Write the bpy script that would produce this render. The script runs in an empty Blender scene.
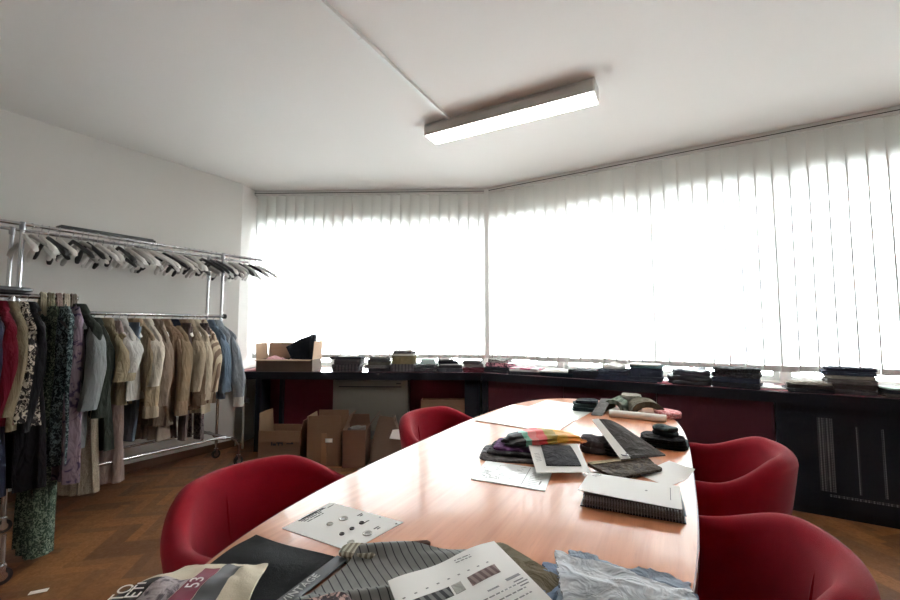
import bpy, math, random
from mathutils import Vector, Matrix, noise

C = bpy.context.scene.collection
PI = math.pi
R = math.radians
rnd = random.Random(7)

# ------------------------------------------------------------------ helpers
def lin(c):
    c /= 255.0
    return c / 12.92 if c <= 0.04045 else ((c + 0.055) / 1.055) ** 2.4

def rgb(r, g, b):
    return (lin(r), lin(g), lin(b), 1.0)

class MB:
    """collects shapes, then links them as one mesh object"""
    def __init__(s):
        s.v = []; s.f = []

    def add(s, v, f):
        o = len(s.v)
        s.v += [tuple(p) for p in v]
        s.f += [tuple(i + o for i in q) for q in f]
        return s

    def box(s, c, d, M=None):
        x, y, z = d[0] / 2, d[1] / 2, d[2] / 2
        P = [Vector((a * x, b * y, e * z)) for a in (-1, 1) for b in (-1, 1) for e in (-1, 1)]
        if M: P = [M @ p for p in P]
        c = Vector(c)
        return s.add([p + c for p in P], [(0, 1, 3, 2), (4, 6, 7, 5), (0, 4, 5, 1), (2, 3, 7, 6), (0, 2, 6, 4), (1, 5, 7, 3)])

    def loft(s, rings, cap=True, closed=True):
        n = len(rings[0]); o = []
        v = [p for r in rings for p in r]; f = []
        for i in range(len(rings) - 1):
            for j in range(n if closed else n - 1):
                k = (j + 1) % n
                f.append((i * n + j, i * n + k, (i + 1) * n + k, (i + 1) * n + j))
        if cap:
            f.append(tuple(range(n - 1, -1, -1)))
            f.append(tuple((len(rings) - 1) * n + j for j in range(n)))
        return s.add(v, f)

    def tube(s, path, r, n=10, rx=None):
        P = [Vector(p) for p in path]; rings = []
        up = None
        for i, p in enumerate(P):
            t = (P[min(i + 1, len(P) - 1)] - P[max(i - 1, 0)]).normalized()
            if up is None:
                up = Vector((0, 0, 1)) if abs(t.z) < .9 else Vector((1, 0, 0))
            a = t.cross(up)
            if a.length < 1e-4: a = t.orthogonal()
            a.normalize(); b = a.cross(t).normalized(); up = b
            ri = r[i] if isinstance(r, (list, tuple)) else r
            ra = ri * (rx or 1)
            rings.append([p + a * (ra * math.cos(2 * PI * k / n)) + b * (ri * math.sin(2 * PI * k / n)) for k in range(n)])
        return s.loft(rings)

    def lathe(s, prof, n=28, c=(0, 0, 0)):
        return s.loft([[(c[0] + r * math.cos(2 * PI * k / n), c[1] + r * math.sin(2 * PI * k / n), c[2] + z) for k in range(n)] for r, z in prof])

    def prism(s, poly, z0, z1):
        return s.loft([[(x, y, z0) for x, y in poly], [(x, y, z1) for x, y in poly]])

    def build(s, name, m, parent=None, smooth=True, loc=None, rz=0, angle=40):
        me = bpy.data.meshes.new(name)
        me.from_pydata(s.v, [], s.f); me.validate()
        import bmesh
        bm = bmesh.new(); bm.from_mesh(me)
        bmesh.ops.recalc_face_normals(bm, faces=bm.faces[:])
        bm.to_mesh(me); bm.free()
        if smooth:
            me.polygons.foreach_set('use_smooth', [True] * len(me.polygons))
            me.set_sharp_from_angle(angle=R(angle))
        me.materials.append(m)
        o = bpy.data.objects.new(name, me); C.objects.link(o)
        if parent: o.parent = parent
        if loc is not None: o.location = loc
        if rz: o.rotation_euler.z = rz
        return o

def tag(o, label, cat, group=None, kind=None):
    o['label'] = label; o['category'] = cat
    if group: o['group'] = group
    if kind: o['kind'] = kind
    return o

def thing(name, label, cat, loc=(0, 0, 0), rz=0, group=None):
    o = bpy.data.objects.new(name, None); C.objects.link(o)
    o.empty_display_size = .05
    o.location = loc; o.rotation_euler = (0, 0, rz)
    return tag(o, label, cat, group)

def struct(o):
    o['kind'] = 'structure'; return o

def dup(root, loc, rz, label, group=None, mats=None):
    r = root.copy(); C.objects.link(r); r.location = loc; r.rotation_euler = (0, 0, rz)
    r['label'] = label
    if group: r['group'] = group
    for ch in list(root.children):
        c = ch.copy(); C.objects.link(c); c.parent = r
        if mats and ch.name.split('.')[0] in mats:
            c.data = ch.data.copy(); c.data.materials[0] = mats[ch.name.split('.')[0]]
        for g in ch.children:
            d = g.copy(); C.objects.link(d); d.parent = c
    return r

def plain(b):
    return b.name.split('.')[0]

# ------------------------------------------------------------------ materials
MATS = {}
class NT:
    def __init__(s, name):
        s.m = bpy.data.materials.new(name); s.m.use_nodes = True
        s.t = s.m.node_tree; s.b = s.t.nodes['Principled BSDF']; s.out = s.t.nodes['Material Output']
    def n(s, typ, **kw):
        x = s.t.nodes.new(typ)
        for k, v in kw.items():
            if k in x.inputs: x.inputs[k].default_value = v
            else: setattr(x, k, v)
        return x
    def l(s, a, b): s.t.links.new(a, b)

def rough(nt, v):
    nt.b.inputs['Roughness'].default_value = v

def coord(nt, scale=(1, 1, 1), rot=(0, 0, 0)):
    tc = nt.n('ShaderNodeTexCoord'); mp = nt.n('ShaderNodeMapping')
    mp.inputs['Scale'].default_value = scale; mp.inputs['Rotation'].default_value = rot
    nt.l(tc.outputs['Object'], mp.inputs['Vector'])
    return mp.outputs['Vector']

def bump(nt, height, strength=.2, dist=.003):
    b = nt.n('ShaderNodeBump'); b.inputs['Strength'].default_value = strength; b.inputs['Distance'].default_value = dist
    nt.l(height, b.inputs['Height']); nt.l(b.outputs['Normal'], nt.b.inputs['Normal'])

def mixcol(nt, fac, a, b):
    m = nt.n('ShaderNodeMix', data_type='RGBA')
    if hasattr(fac, 'links'): nt.l(fac, m.inputs['Factor'])
    else: m.inputs['Factor'].default_value = fac
    for i, x in (('A', a), ('B', b)):
        sock = [q for q in m.inputs if q.name == i and q.type == 'RGBA'][0]
        if hasattr(x, 'links'): nt.l(x, sock)
        else: sock.default_value = x
    return [q for q in m.outputs if q.type == 'RGBA'][0]

def ramp(nt, fac, p0, p1):
    r = nt.n('ShaderNodeMapRange'); r.inputs['From Min'].default_value = p0; r.inputs['From Max'].default_value = p1
    nt.l(fac, r.inputs['Value']); return r.outputs['Result']

def solid(name, c, ro=.6, metal=0, var=0.0, vs=6, spec=None, coat=0):
    if name in MATS: return MATS[name]
    nt = NT(name); rough(nt, ro); nt.b.inputs['Metallic'].default_value = metal
    if spec is not None: nt.b.inputs['Specular IOR Level'].default_value = spec
    if coat: nt.b.inputs['Coat Weight'].default_value = coat; nt.b.inputs['Coat Roughness'].default_value = .12
    v = coord(nt); nz = nt.n('ShaderNodeTexNoise', Scale=vs, Detail=4.0); nt.l(v, nz.inputs['Vector'])
    d = tuple(x * (1 - var) for x in c[:3]) + (1,)
    nt.l(mixcol(nt, nz.outputs['Fac'], d, c), nt.b.inputs['Base Color'])
    MATS[name] = nt.m; return nt.m

def fabric(name, c, var=.18, weave=420, ro=.95, sheen=.04, wrinkle=1.0):
    if name in MATS: return MATS[name]
    nt = NT(name); rough(nt, ro); nt.b.inputs['Sheen Weight'].default_value = sheen
    nt.b.inputs['Specular IOR Level'].default_value = .1
    v = coord(nt); nz = nt.n('ShaderNodeTexNoise', Scale=18.0, Detail=5.0); nt.l(v, nz.inputs['Vector'])
    d = tuple(x * (1 - 2 * var) for x in c[:3]) + (1,)
    nt.l(mixcol(nt, nz.outputs['Fac'], d, c), nt.b.inputs['Base Color'])
    n2 = nt.n('ShaderNodeTexNoise', Scale=float(weave), Detail=2.0); nt.l(v, n2.inputs['Vector'])
    if wrinkle:
        creases(nt, v, n2.outputs['Fac'], wrinkle)
    else: bump(nt, n2.outputs['Fac'], .35, .002)
    MATS[name] = nt.m; return nt.m

def creases(nt, v, fine=None, k=1.0):
    mp = nt.n('ShaderNodeMapping'); mp.inputs['Scale'].default_value = (16, 16, 5.5); nt.l(v, mp.inputs['Vector'])
    n3 = nt.n('ShaderNodeTexNoise', Scale=1.0, Detail=3.0, Distortion=1.4); nt.l(mp.outputs['Vector'], n3.inputs['Vector'])
    b1 = nt.n('ShaderNodeBump'); b1.inputs['Strength'].default_value = .55 * k; b1.inputs['Distance'].default_value = .035
    nt.l(n3.outputs['Fac'], b1.inputs['Height'])
    if fine is not None:
        b2 = nt.n('ShaderNodeBump'); b2.inputs['Strength'].default_value = .35; b2.inputs['Distance'].default_value = .002
        nt.l(fine, b2.inputs['Height']); nt.l(b1.outputs['Normal'], b2.inputs['Normal']); b1 = b2
    nt.l(b1.outputs['Normal'], nt.b.inputs['Normal'])

def printed(name, c1, c2, scale=30, c3=None, thr=.5, soft=.04):
    """cloth printed with blotchy motifs"""
    if name in MATS: return MATS[name]
    nt = NT(name); rough(nt, .9); nt.b.inputs['Specular IOR Level'].default_value = .2
    v = coord(nt)
    w = nt.n('ShaderNodeTexNoise', Scale=scale * 1.0, Detail=3.0, Distortion=1.6); nt.l(v, w.inputs['Vector'])
    col = mixcol(nt, ramp(nt, w.outputs['Fac'], thr - soft, thr + soft), c1, c2)
    if c3:
        w2 = nt.n('ShaderNodeTexVoronoi', Scale=scale * .55); nt.l(v, w2.inputs['Vector'])
        col = mixcol(nt, ramp(nt, w2.outputs['Distance'], .28, .2), col, c3)
    nt.l(col, nt.b.inputs['Base Color'])
    creases(nt, v)
    MATS[name] = nt.m; return nt.m

def striped(name, c1, c2, pitch, rot=0, duty=.5, axis='X'):
    if name in MATS: return MATS[name]
    nt = NT(name); rough(nt, .9); nt.b.inputs['Specular IOR Level'].default_value = .2
    v = coord(nt, rot=(0, 0, rot))
    sp = nt.n('ShaderNodeSeparateXYZ'); nt.l(v, sp.inputs[0])
    m = nt.n('ShaderNodeMath', operation='PINGPONG'); m.inputs[1].default_value = pitch / 2
    nt.l(sp.outputs[axis], m.inputs[0])
    nz = nt.n('ShaderNodeTexNoise', Scale=60.0); nt.l(v, nz.inputs['Vector'])
    base = mixcol(nt, nz.outputs['Fac'], tuple(x * .75 for x in c1[:3]) + (1,), c1)
    nt.l(mixcol(nt, ramp(nt, m.outputs[0], pitch / 2 * duty - .0004, pitch / 2 * duty + .0004), c2, base), nt.b.inputs['Base Color'])
    MATS[name] = nt.m; return nt.m

def m_wall():
    nt = NT('painted_plaster'); rough(nt, .85); nt.b.inputs['Specular IOR Level'].default_value = .25
    v = coord(nt); nz = nt.n('ShaderNodeTexNoise', Scale=1.3, Detail=6.0); nt.l(v, nz.inputs['Vector'])
    nt.l(mixcol(nt, nz.outputs['Fac'], rgb(222, 219, 214), rgb(232, 229, 225)), nt.b.inputs['Base Color'])
    n2 = nt.n('ShaderNodeTexNoise', Scale=90.0, Detail=4.0); nt.l(v, n2.inputs['Vector'])
    bump(nt, n2.outputs['Fac'], .12, .004); return nt.m

def m_vane():
    nt = NT('blind_fabric')
    col = rgb(236, 236, 232)
    d = nt.n('ShaderNodeBsdfDiffuse'); d.inputs['Color'].default_value = col
    t = nt.n('ShaderNodeBsdfTranslucent'); t.inputs['Color'].default_value = col
    tr = nt.n('ShaderNodeBsdfTransparent'); tr.inputs['Color'].default_value = (1, 1, 1, 1)
    m1 = nt.n('ShaderNodeMixShader'); m1.inputs[0].default_value = .5
    nt.l(d.outputs[0], m1.inputs[1]); nt.l(t.outputs[0], m1.inputs[2])
    m2 = nt.n('ShaderNodeMixShader')
    v = coord(nt); nz = nt.n('ShaderNodeTexNoise', Scale=700.0, Detail=1.0); nt.l(v, nz.inputs['Vector'])
    nt.l(ramp2(nt, nz.outputs['Fac'], .3, .7, .07, .15), m2.inputs[0])
    nt.l(m1.outputs[0], m2.inputs[1]); nt.l(tr.outputs[0], m2.inputs[2])
    nt.l(m2.outputs[0], nt.out.inputs['Surface']); return nt.m

def ramp2(nt, fac, a, b, c, d):
    r = nt.n('ShaderNodeMapRange')
    for k, v in (('From Min', a), ('From Max', b), ('To Min', c), ('To Max', d)): r.inputs[k].default_value = v
    nt.l(fac, r.inputs['Value']); return r.outputs['Result']

def m_glass():
    nt = NT('window_glass')
    tr = nt.n('ShaderNodeBsdfTransparent'); tr.inputs['Color'].default_value = (.94, .96, .96, 1)
    g = nt.n('ShaderNodeBsdfGlossy'); g.inputs['Roughness'].default_value = .02
    fr = nt.n('ShaderNodeFresnel'); fr.inputs['IOR'].default_value = 1.45
    m = nt.n('ShaderNodeMixShader'); nt.l(fr.outputs[0], m.inputs[0])
    nt.l(tr.outputs[0], m.inputs[1]); nt.l(g.outputs[0], m.inputs[2])
    nt.l(m.outputs[0], nt.out.inputs['Surface']); return nt.m

def m_emit(name, c, s):
    nt = NT(name)
    nt.b.inputs['Base Color'].default_value = c
    nt.b.inputs['Emission Color'].default_value = c; nt.b.inputs['Emission Strength'].default_value = s
    return nt.m

def m_table():
    nt = NT('beech_veneer'); rough(nt, .3)
    nt.b.inputs['Coat Weight'].default_value = .3; nt.b.inputs['Coat Roughness'].default_value = .07; nt.b.inputs['Specular IOR Level'].default_value = .2
    v = coord(nt, scale=(1.2, 26, 26))
    nz = nt.n('ShaderNodeTexNoise', Scale=1.6, Detail=7.0, Distortion=.4); nt.l(v, nz.inputs['Vector'])
    v2 = coord(nt, scale=(18, 160, 160)); n2 = nt.n('ShaderNodeTexNoise', Scale=1.0, Detail=2.0); nt.l(v2, n2.inputs['Vector'])
    a = mixcol(nt, ramp(nt, nz.outputs['Fac'], .3, .7), rgb(176, 110, 74), rgb(194, 130, 94))
    nt.l(mixcol(nt, ramp2(nt, n2.outputs['Fac'], .55, .8, 0, .25), a, rgb(140, 88, 60)), nt.b.inputs['Base Color'])
    return nt.m

def m_parquet():
    nt = NT('oak_parquet'); rough(nt, .42)
    at = nt.n('ShaderNodeAttribute'); at.attribute_name = 'block'
    v = coord(nt); nz = nt.n('ShaderNodeTexNoise', Scale=42.0, Detail=5.0, Distortion=1.2); nt.l(v, nz.inputs['Vector'])
    a = mixcol(nt, at.outputs['Fac'], rgb(86, 53, 30), rgb(134, 88, 50))
    nt.l(mixcol(nt, ramp2(nt, nz.outputs['Fac'], .35, .7, 0, .4), a, rgb(74, 44, 24)), nt.b.inputs['Base Color'])
    nt.l(ramp2(nt, nz.outputs['Fac'], .3, .7, .36, .5), nt.b.inputs['Roughness'])
    return nt.m

def m_cardboard(name, c):
    if name in MATS: return MATS[name]
    nt = NT(name); rough(nt, .85); nt.b.inputs['Specular IOR Level'].default_value = .2
    v = coord(nt, scale=(1, 1, 14)); nz = nt.n('ShaderNodeTexNoise', Scale=12.0, Detail=4.0); nt.l(v, nz.inputs['Vector'])
    nt.l(mixcol(nt, nz.outputs['Fac'], tuple(x * .82 for x in c[:3]) + (1,), c), nt.b.inputs['Base Color'])
    MATS[name] = nt.m; return nt.m

def m_perforated():
    nt = NT('perforated_steel'); rough(nt, .6)
    v = coord(nt, scale=(90, 90, 90)); vo = nt.n('ShaderNodeTexVoronoi', Scale=1.0, Randomness=0.0); nt.l(v, vo.inputs['Vector'])
    nt.l(mixcol(nt, ramp(nt, vo.outputs['Distance'], .30, .46), rgb(120, 120, 122), rgb(30, 32, 38)), nt.b.inputs['Base Color'])
    return nt.m

WALL = m_wall()
CEIL = solid('ceiling_paint', rgb(229, 226, 222), .9, var=.03, vs=2, spec=.2)
def m_hem():
    nt = NT('hem_fabric'); d = nt.n('ShaderNodeBsdfDiffuse'); d.inputs['Color'].default_value = rgb(214, 214, 210)
    t = nt.n('ShaderNodeBsdfTranslucent'); t.inputs['Color'].default_value = rgb(190, 190, 186)
    m = nt.n('ShaderNodeMixShader'); m.inputs[0].default_value = .30
    nt.l(d.outputs[0], m.inputs[1]); nt.l(t.outputs[0], m.inputs[2]); nt.l(m.outputs[0], nt.out.inputs['Surface']); return nt.m
VANE = m_vane(); HEM = m_hem(); EDGE = solid('overlap_shade_strip', rgb(226, 226, 222), .9); GLASS = m_glass()
WHITE_TRIM = solid('white_lacquer', rgb(226, 226, 222), .4, var=.03)
ALU = solid('pale_aluminium', rgb(214, 212, 208), .45, 0, var=.04)
DARKLINE = solid('dark_rubber', rgb(40, 40, 42), .7, var=.1)
CHROME = solid('chrome', rgb(205, 205, 208), .18, 1.0, var=.05)
STEEL = solid('brushed_steel', rgb(150, 150, 152), .35, 1.0, var=.08)
BLACKP = solid('black_plastic', rgb(26, 26, 28), .45, var=.1)
WHITEP = solid('white_plastic', rgb(236, 234, 230), .4, var=.04)
GREYP = solid('grey_plastic', rgb(178, 176, 170), .45, var=.06)
TABLE = m_table()
TEDGE = solid('table_edge', rgb(110, 58, 40), .4, var=.25, vs=20)
RED = fabric('red_wool', rgb(122, 10, 25), .2, 520, .97, .06, 0)
LEDGE = solid('red_laminate', rgb(92, 24, 34), .3, var=.08, coat=.4)
NAVY = solid('black_navy_board', rgb(17, 19, 27), .6, var=.2, vs=9, spec=.2)
REDPANEL = solid('dark_red_panel', rgb(78, 18, 30), .7, var=.15, vs=5, spec=.2)
PAPER = solid('white_paper', rgb(240, 238, 234), .7, var=.02)
PAPER2 = solid('cool_white_paper', rgb(238, 240, 240), .35, var=.02, coat=.5)
INK = solid('print_ink', rgb(52, 50, 54), .8, var=.1)
INKG = solid('grey_ink', rgb(130, 128, 130), .8, var=.1)
PERF = m_perforated()
CARD = m_cardboard('brown_cardboard', rgb(124, 97, 76))
CARD2 = m_cardboard('pale_cardboard', rgb(182, 154, 128))
CARD3 = m_cardboard('grey_cardboard', rgb(104, 90, 78))
KRAFT = m_cardboard('kraft_paper', rgb(98, 80, 68))

# ------------------------------------------------------------------ frame of the room
LB = Vector((.847, -.531)); LA = Vector((.531, .847))
YAW = math.atan2(LB.y, LB.x)
def W(p, q, z=0):
    return Vector((LB.x * p + LA.x * q, LB.y * p + LA.y * q, z))
def V2(x, y): return Vector((x, y))
HC = 2.9
LC = V2(-2.339, 4.588)                       # left wall meets the bay
A0 = V2(-2.312, 4.845); BC = V2(.421, 4.756) # line of the blinds
RB = LB
REND = BC + RB * 5.3

def outward(a, b, inside=V2(0, 0)):
    d = (b - a).normalized(); n = V2(d.y, -d.x)
    if n.dot((a + b) / 2 - inside) < 0: n = -n
    return n

def wall_seg(mb, a, b, z0, z1, th=.16):
    n = outward(a, b)
    mb.prism([a, b, b + n * th, a + n * th], z0, z1)

# ---- floor: oak blocks laid herringbone, each with its own tone
def floor():
    L, Wd = .30, .06
    mb = MB(); tone = []
    p0, p1, q0, q1 = -4.85, 3.4, -2.2, 4.95
    base = [W(p, q) for p, q in ((p0, q0), (p1, q0), (p1, q1), (p0, q1))]
    mb.prism([(v.x, v.y) for v in base], -.08, -.002)
    tone += [.5] * 6
    n = 5
    ca, sa = math.cos(R(45)), math.sin(R(45))
    g = .0008
    rr = random.Random(3)
    def blk(x, y, w, h):
        c = (x + w / 2, y + h / 2)
        cp = c[0] * ca - c[1] * sa; cq = c[0] * sa + c[1] * ca
        if not (p0 + .17 < cp < p1 - .17 and q0 + .17 < cq < q1 - .17): return
        pts = []
        for a, b in ((x + g, y + g), (x + w - g, y + g), (x + w - g, y + h - g), (x + g, y + h - g)):
            v = W(a * ca - b * sa, a * sa + b * ca); pts.append((v.x, v.y, 0))
        mb.add(pts, [(0, 1, 2, 3)]); tone.append(rr.random())
    for k in range(-160, 160):
        for j in range(-26, 26):
            x = k * Wd + j * L; y = k * Wd - j * L
            blk(x, y, L, Wd)
            blk(x + L, y - L + Wd, Wd, L)
    o = mb.build('floor', m_parquet(), smooth=False)
    me = o.data
    at = me.attributes.new('block', 'FLOAT', 'FACE')
    if len(tone) == len(me.polygons): at.data.foreach_set('value', tone)
    struct(o)
floor()

mb = MB(); mb.prism([tuple(W(p, q).xy) for p, q in ((-4.7, -2.2), (3.4, -2.2), (3.4, 4.9), (-4.7, 4.9))], HC, HC + .12)
struct(mb.build('ceiling', CEIL, smooth=False))

# ---- walls
mb = MB(); wall_seg(mb, V2(*W(-4.417, -2.1).xy), LC, 0, HC); struct(mb.build('wall_left', WALL, smooth=False))
mb = MB(); d = (A0 - LC).normalized()
nrm = V2(-d.y, d.x)
mb.prism([LC, A0 + d * .3, A0 + d * .3 + nrm * .16, LC + nrm * .16], 0, HC)
struct(mb.build('wall_corner', WALL, smooth=False))
mb = MB(); mb.prism([tuple(W(p, q).xy) for p, q in ((-4.6, -2.1), (3.3, -2.1), (3.3, -1.95), (-4.6, -1.95))], 0, HC); struct(mb.build('wall_rear', WALL, smooth=False))
mb = MB(); mb.prism([tuple(W(p, q).xy) for p, q in ((3.1, -2.1), (3.25, -2.1), (3.25, 4.7), (3.1, 4.7))], 0, HC); struct(mb.build('wall_end', WALL, smooth=False))

SILL, HEAD = .832, 2.47
OFF = .14
nb = outward(A0, BC); nr = outward(BC, REND)
# outer window line meets at the corner
def meet(p, d, q, e):
    den = d.x * e.y - d.y * e.x
    t = ((q.x - p.x) * e.y - (q.y - p.y) * e.x) / den
    return p + d * t
db = (BC - A0).normalized(); dr = RB.normalized()
A1 = A0 + nb * OFF; BO = meet(A1, db, BC + nr * OFF, dr); R1 = REND + nr * OFF
win_no = [0]
def window_wall(side, a, b, piers):
    """piers: list of (s0, s1) solid stretches along the wall between the windows"""
    d = (b - a).normalized(); n = outward(a, b); L = (b - a).length
    mb = MB()
    mb.prism([a, b, b + n * .2, a + n * .2], 0, SILL)
    mb.prism([a, b, b + n * .2, a + n * .2], HEAD, HC)
    for s0, s1 in piers:
        mb.prism([a + d * s0, a + d * s1, a + d * s1 + n * .2, a + d * s0 + n * .2], SILL, HEAD)
    struct(mb.build('wall_' + side, WALL, smooth=False))
    rot = Matrix.Rotation(math.atan2(d.y, d.x), 3, 'Z')
    for (x0, s0), (s1, x1) in zip(piers[:-1], piers[1:]):
        win_no[0] += 1
        c = a + d * ((s0 + s1) / 2) + n * .09
        w = s1 - s0; h = HEAD - SILL; zc = (HEAD + SILL) / 2
        fr = MB(); t = .04
        for sx in (-1, 1): fr.box((sx * (w / 2 - t / 2), 0, 0), (t, .06, h))
        for sz in (-1, 1): fr.box((0, 0, sz * (h / 2 - t / 2)), (w, .06, t))
        fo = struct(fr.build('window_%d' % win_no[0], WHITE_TRIM, smooth=False, loc=(c.x, c.y, zc), rz=math.atan2(d.y, d.x)))
        g = MB().box((0, 0, 0), (w - 2 * t, .006, h - 2 * t)); g.build('pane', GLASS, fo, smooth=False)
LBK = (BO - A1).length
window_wall('back', A1, BO, [(0, .04), (.92, .965), (1.82, 1.865), (LBK - .05, LBK)])
LR = (R1 - BO).length
window_wall('right', BO, R1, [(0, .05), (.82, .865), (1.72, 1.765), (2.68, 2.725), (3.57, 3.615), (4.47, 4.515), (LR - .1, LR)])

# baseboard of the left wall
mb = MB(); a = W(-4.417, -1.95).xy; b = LC - LA * .0
mb.prism([a, b, b + LB * .014, a + LB * .014], 0, .075)
struct(mb.build('baseboard_left', solid('baseboard_wood', rgb(92, 62, 40), .5, var=.2), smooth=False))

# ------------------------------------------------------------------ vertical blinds
def blind(a, b, label, seed, n, s_start=.03):
    d = (b - a).normalized(); L = (b - a).length
    t = thing('vertical_blind', label, 'blind', (a.x, a.y, 0), math.atan2(d.y, d.x))
    mb = MB().box((L / 2, 0, HC - .0305), (L, .05, .057)); mb.build('headrail', ALU, t, smooth=False)
    MB().box((L / 2, -.027, HC - .034), (L, .004, .006)).build('rail_groove', DARKLINE, t, smooth=False)
    rr = random.Random(seed)
    hem = HEM
    for i in range(n):
        mb = MB(); x = s_start + .057 + i * .1135
        ang = R(rr.uniform(9, 17)); ph = rr.uniform(-.004, .004)
        rows = []
        top, bot = HC - .061 + rr.uniform(-.004, .002), .930 + rr.uniform(-.004, .004)
        for k in range(13):
            z = top + (bot - top) * k / 12
            tw = ang + R(2.0) * math.sin(k * .5 + i)
            ring = []
            for j in range(7):
                q = (j / 6 - .5) * .127
                yy = -.015 * (1 - (2 * q / .127) ** 2) + ph
                ring.append((x + q * math.cos(tw), yy + q * math.sin(tw), z))
            rows.append(ring)
        mb.loft(rows, cap=False, closed=False)
        o = mb.build('vane', VANE, t)
        hm = MB()
        rows2 = [[(p[0], p[1] - .0012 + dy, zz) for p in rows[-1]] for zz, dy in ((bot + .046, 0), (bot - .002, 0), (bot - .002, .0024), (bot + .046, .0024), (bot + .046, 0))]
        hm.loft(rows2, cap=False, closed=False)
        hm.build('hem', hem, o)
        eb = MB(); er = []  # added opaque strip, stands in for the shade line where vanes overlap
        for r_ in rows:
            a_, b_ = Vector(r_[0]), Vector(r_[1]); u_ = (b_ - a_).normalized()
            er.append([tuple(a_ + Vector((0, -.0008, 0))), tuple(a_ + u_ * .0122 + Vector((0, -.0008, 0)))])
        eb.loft(er, cap=False, closed=False).build('overlap_shade_strip', EDGE, o)
    return t
blind(A0, BC, 'white fabric vertical blind across the back windows, left of the bend', 11, 24)
blind(BC, REND, 'long white fabric vertical blind along the right-hand windows, right of the bend', 12, 46)
mb = MB(); mb.box((0, 0, 0), (.05, .03, HC - .95)); 
o = mb.build('corner_strip', WHITE_TRIM, smooth=False, loc=(BC.x, BC.y - .035, (HC + .95) / 2 - .02)); o.name = 'trim_1'; struct(o)

# ------------------------------------------------------------------ window counter
F0 = V2(-2.470, 4.370); F1 = V2(.315, 4.257); F2 = F1 + RB * 5.25
def counter():
    t = thing('window_counter', 'dark red counter with black edge running under all the windows', 'counter', (0, 0, 0))
    nF = outward(F0, F1); dF = (F1 - F0).normalized()
    e = .03
    W0 = A1 - nb * .003; W1 = BO - (nb + nr) * .003; W2 = R1 - nr * .003
    LCc = V2(-2.322, 4.76)
    poly = [F0, F1, F2, W2, W1, V2(-2.30, W0.y - .004), V2(-2.312, 4.60)]
    g0, g1, g2 = F0 + nb * .0255, meet(F0 + nb * .0255, dF, F1 + nr * .0255, dr), F2 + nr * .0255
    poly[0], poly[1], poly[2] = g0, g1, g2
    MB().prism(poly, .795, .82).build('worktop', LEDGE, t, smooth=False)
    # black fascia along the front
    i0, i1, i2 = F0 + nb * .025, meet(F0 + nb * .025, dF, F1 + nr * .025, dr), F2 + nr * .025
    MB().prism([F0 + nb * .002, meet(F0 + nb * .002, dF, F1 + nr * .002, dr), F2 + nr * .002, i2, i1, i0], .745, .8202).build('edge_band', NAVY, t, smooth=False)
    # back part: red panels set back under the worktop
    def along(s, off): return F0 + dF * s + nb * off
    def pan(name, s0, s1, o0, th, z0, z1, m, lab=None):
        a, b = along(s0, o0), along(s1, o0)
        o = MB().prism([a, b, b + nb * th, a + nb * th], z0, z1).build(name, m, t, smooth=False)
        if lab: o['label'] = lab
        return o
    pan('panel', .50, 1.235, .24, .02, .0, .744, REDPANEL, 'dark red recessed panel')
    pan('panel', 2.03, 2.62, .24, .02, .0, .744, REDPANEL, 'dark red recessed panel')
    pan('post', .44, .50, .03, .24, 0, .744, NAVY)
    pan('post', .62, .66, .20, .04, 0, .744, NAVY)
    pan('post', 2.62, 2.78, .03, .24, 0, .744, NAVY)
    # right part: dark red fronts, then black fronts with perforated strips
    def rp(name, s0, s1, o0, th, z0, z1, m, lab=None):
        a, b = F1 + RB * s0 + nr * o0, F1 + RB * s1 + nr * o0
        o = MB().prism([a, b, b + nr * th, a + nr * th], z0, z1).build(name, m, t, smooth=False)
        if lab: o['label'] = lab
        return o
    rp('post', .0, .06, .02, .2, 0, .744, NAVY)
    mdk = solid('maroon_front', rgb(58, 19, 29), .7, var=.15, vs=5, spec=.2)
    for s0, s1 in ((.065, .83), (.835, 1.595), (1.60, 2.36)):
        rp('panel', s0, s1, .035, .02, .06, .742, mdk, 'dark red front panel')
    for s0, s1 in ((2.365, 3.40), (3.405, 4.35), (4.355, 5.25)):
        p = rp('panel', s0, s1, .03, .02, .06, .742, NAVY, 'black front panel with perforated strips')
        a = F1 + RB * (s0 + .225) + nr * .027
        MB().prism([a, a + RB * .08, a + RB * .08 + nr * .003, a + nr * .003], .17, .66).build('perforated_strip', PERF, p, smooth=False)
        for k in (.42, .54, .66, .78):
            a = F1 + RB * (s0 + k) + nr * .027
            MB().prism([a, a + RB * .012, a + RB * .012 + nr * .003, a + nr * .003], .18, .62).build('perforated_strip', PERF, p, smooth=False)
        a = F1 + RB * (s0 + .27) + nr * .027; b = F1 + RB * (s1 - .06) + nr * .027
        MB().prism([a, b, b + nr * .003, a + nr * .003], .14, .155).build('perforated_strip', PERF, p, smooth=False)
    rp('plinth', .0, 5.25, .05, .02, 0, .06, NAVY)
counter()

# grey convector under the back counter
def convector():
    dF = (F1 - F0).normalized(); rz = math.atan2(dF.y, dF.x)
    c = F0 + dF * 1.635 + nb * .16
    t = thing('convector_heater', 'grey convector heater under the counter between the red panels', 'heater', (c.x, c.y, 0), rz)
    g = solid('grey_enamel', rgb(106, 102, 94), .45, var=.06)
    MB().box((0, 0, .43), (.78, .16, .60)).build('casing', g, t, smooth=False)
    mb = MB()
    MB().box((0, -.083, .665), (.66, .004, .012)).build('outlet_slot', DARKLINE, t, smooth=False)
    MB().box((0, -.083, .19), (.70, .006, .05)).build('kick_grille', solid('heater_dark', rgb(90, 88, 84), .6), t, smooth=False)
    MB().box((.3, -.084, .70), (.05, .005, .014)).build('control_knob', BLACKP, t, smooth=False)
    for s in (-1, 1):
        MB().box((s * .3, .02, .065), (.05, .1, .13)).build('foot', g, t, smooth=False)
convector()
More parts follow.
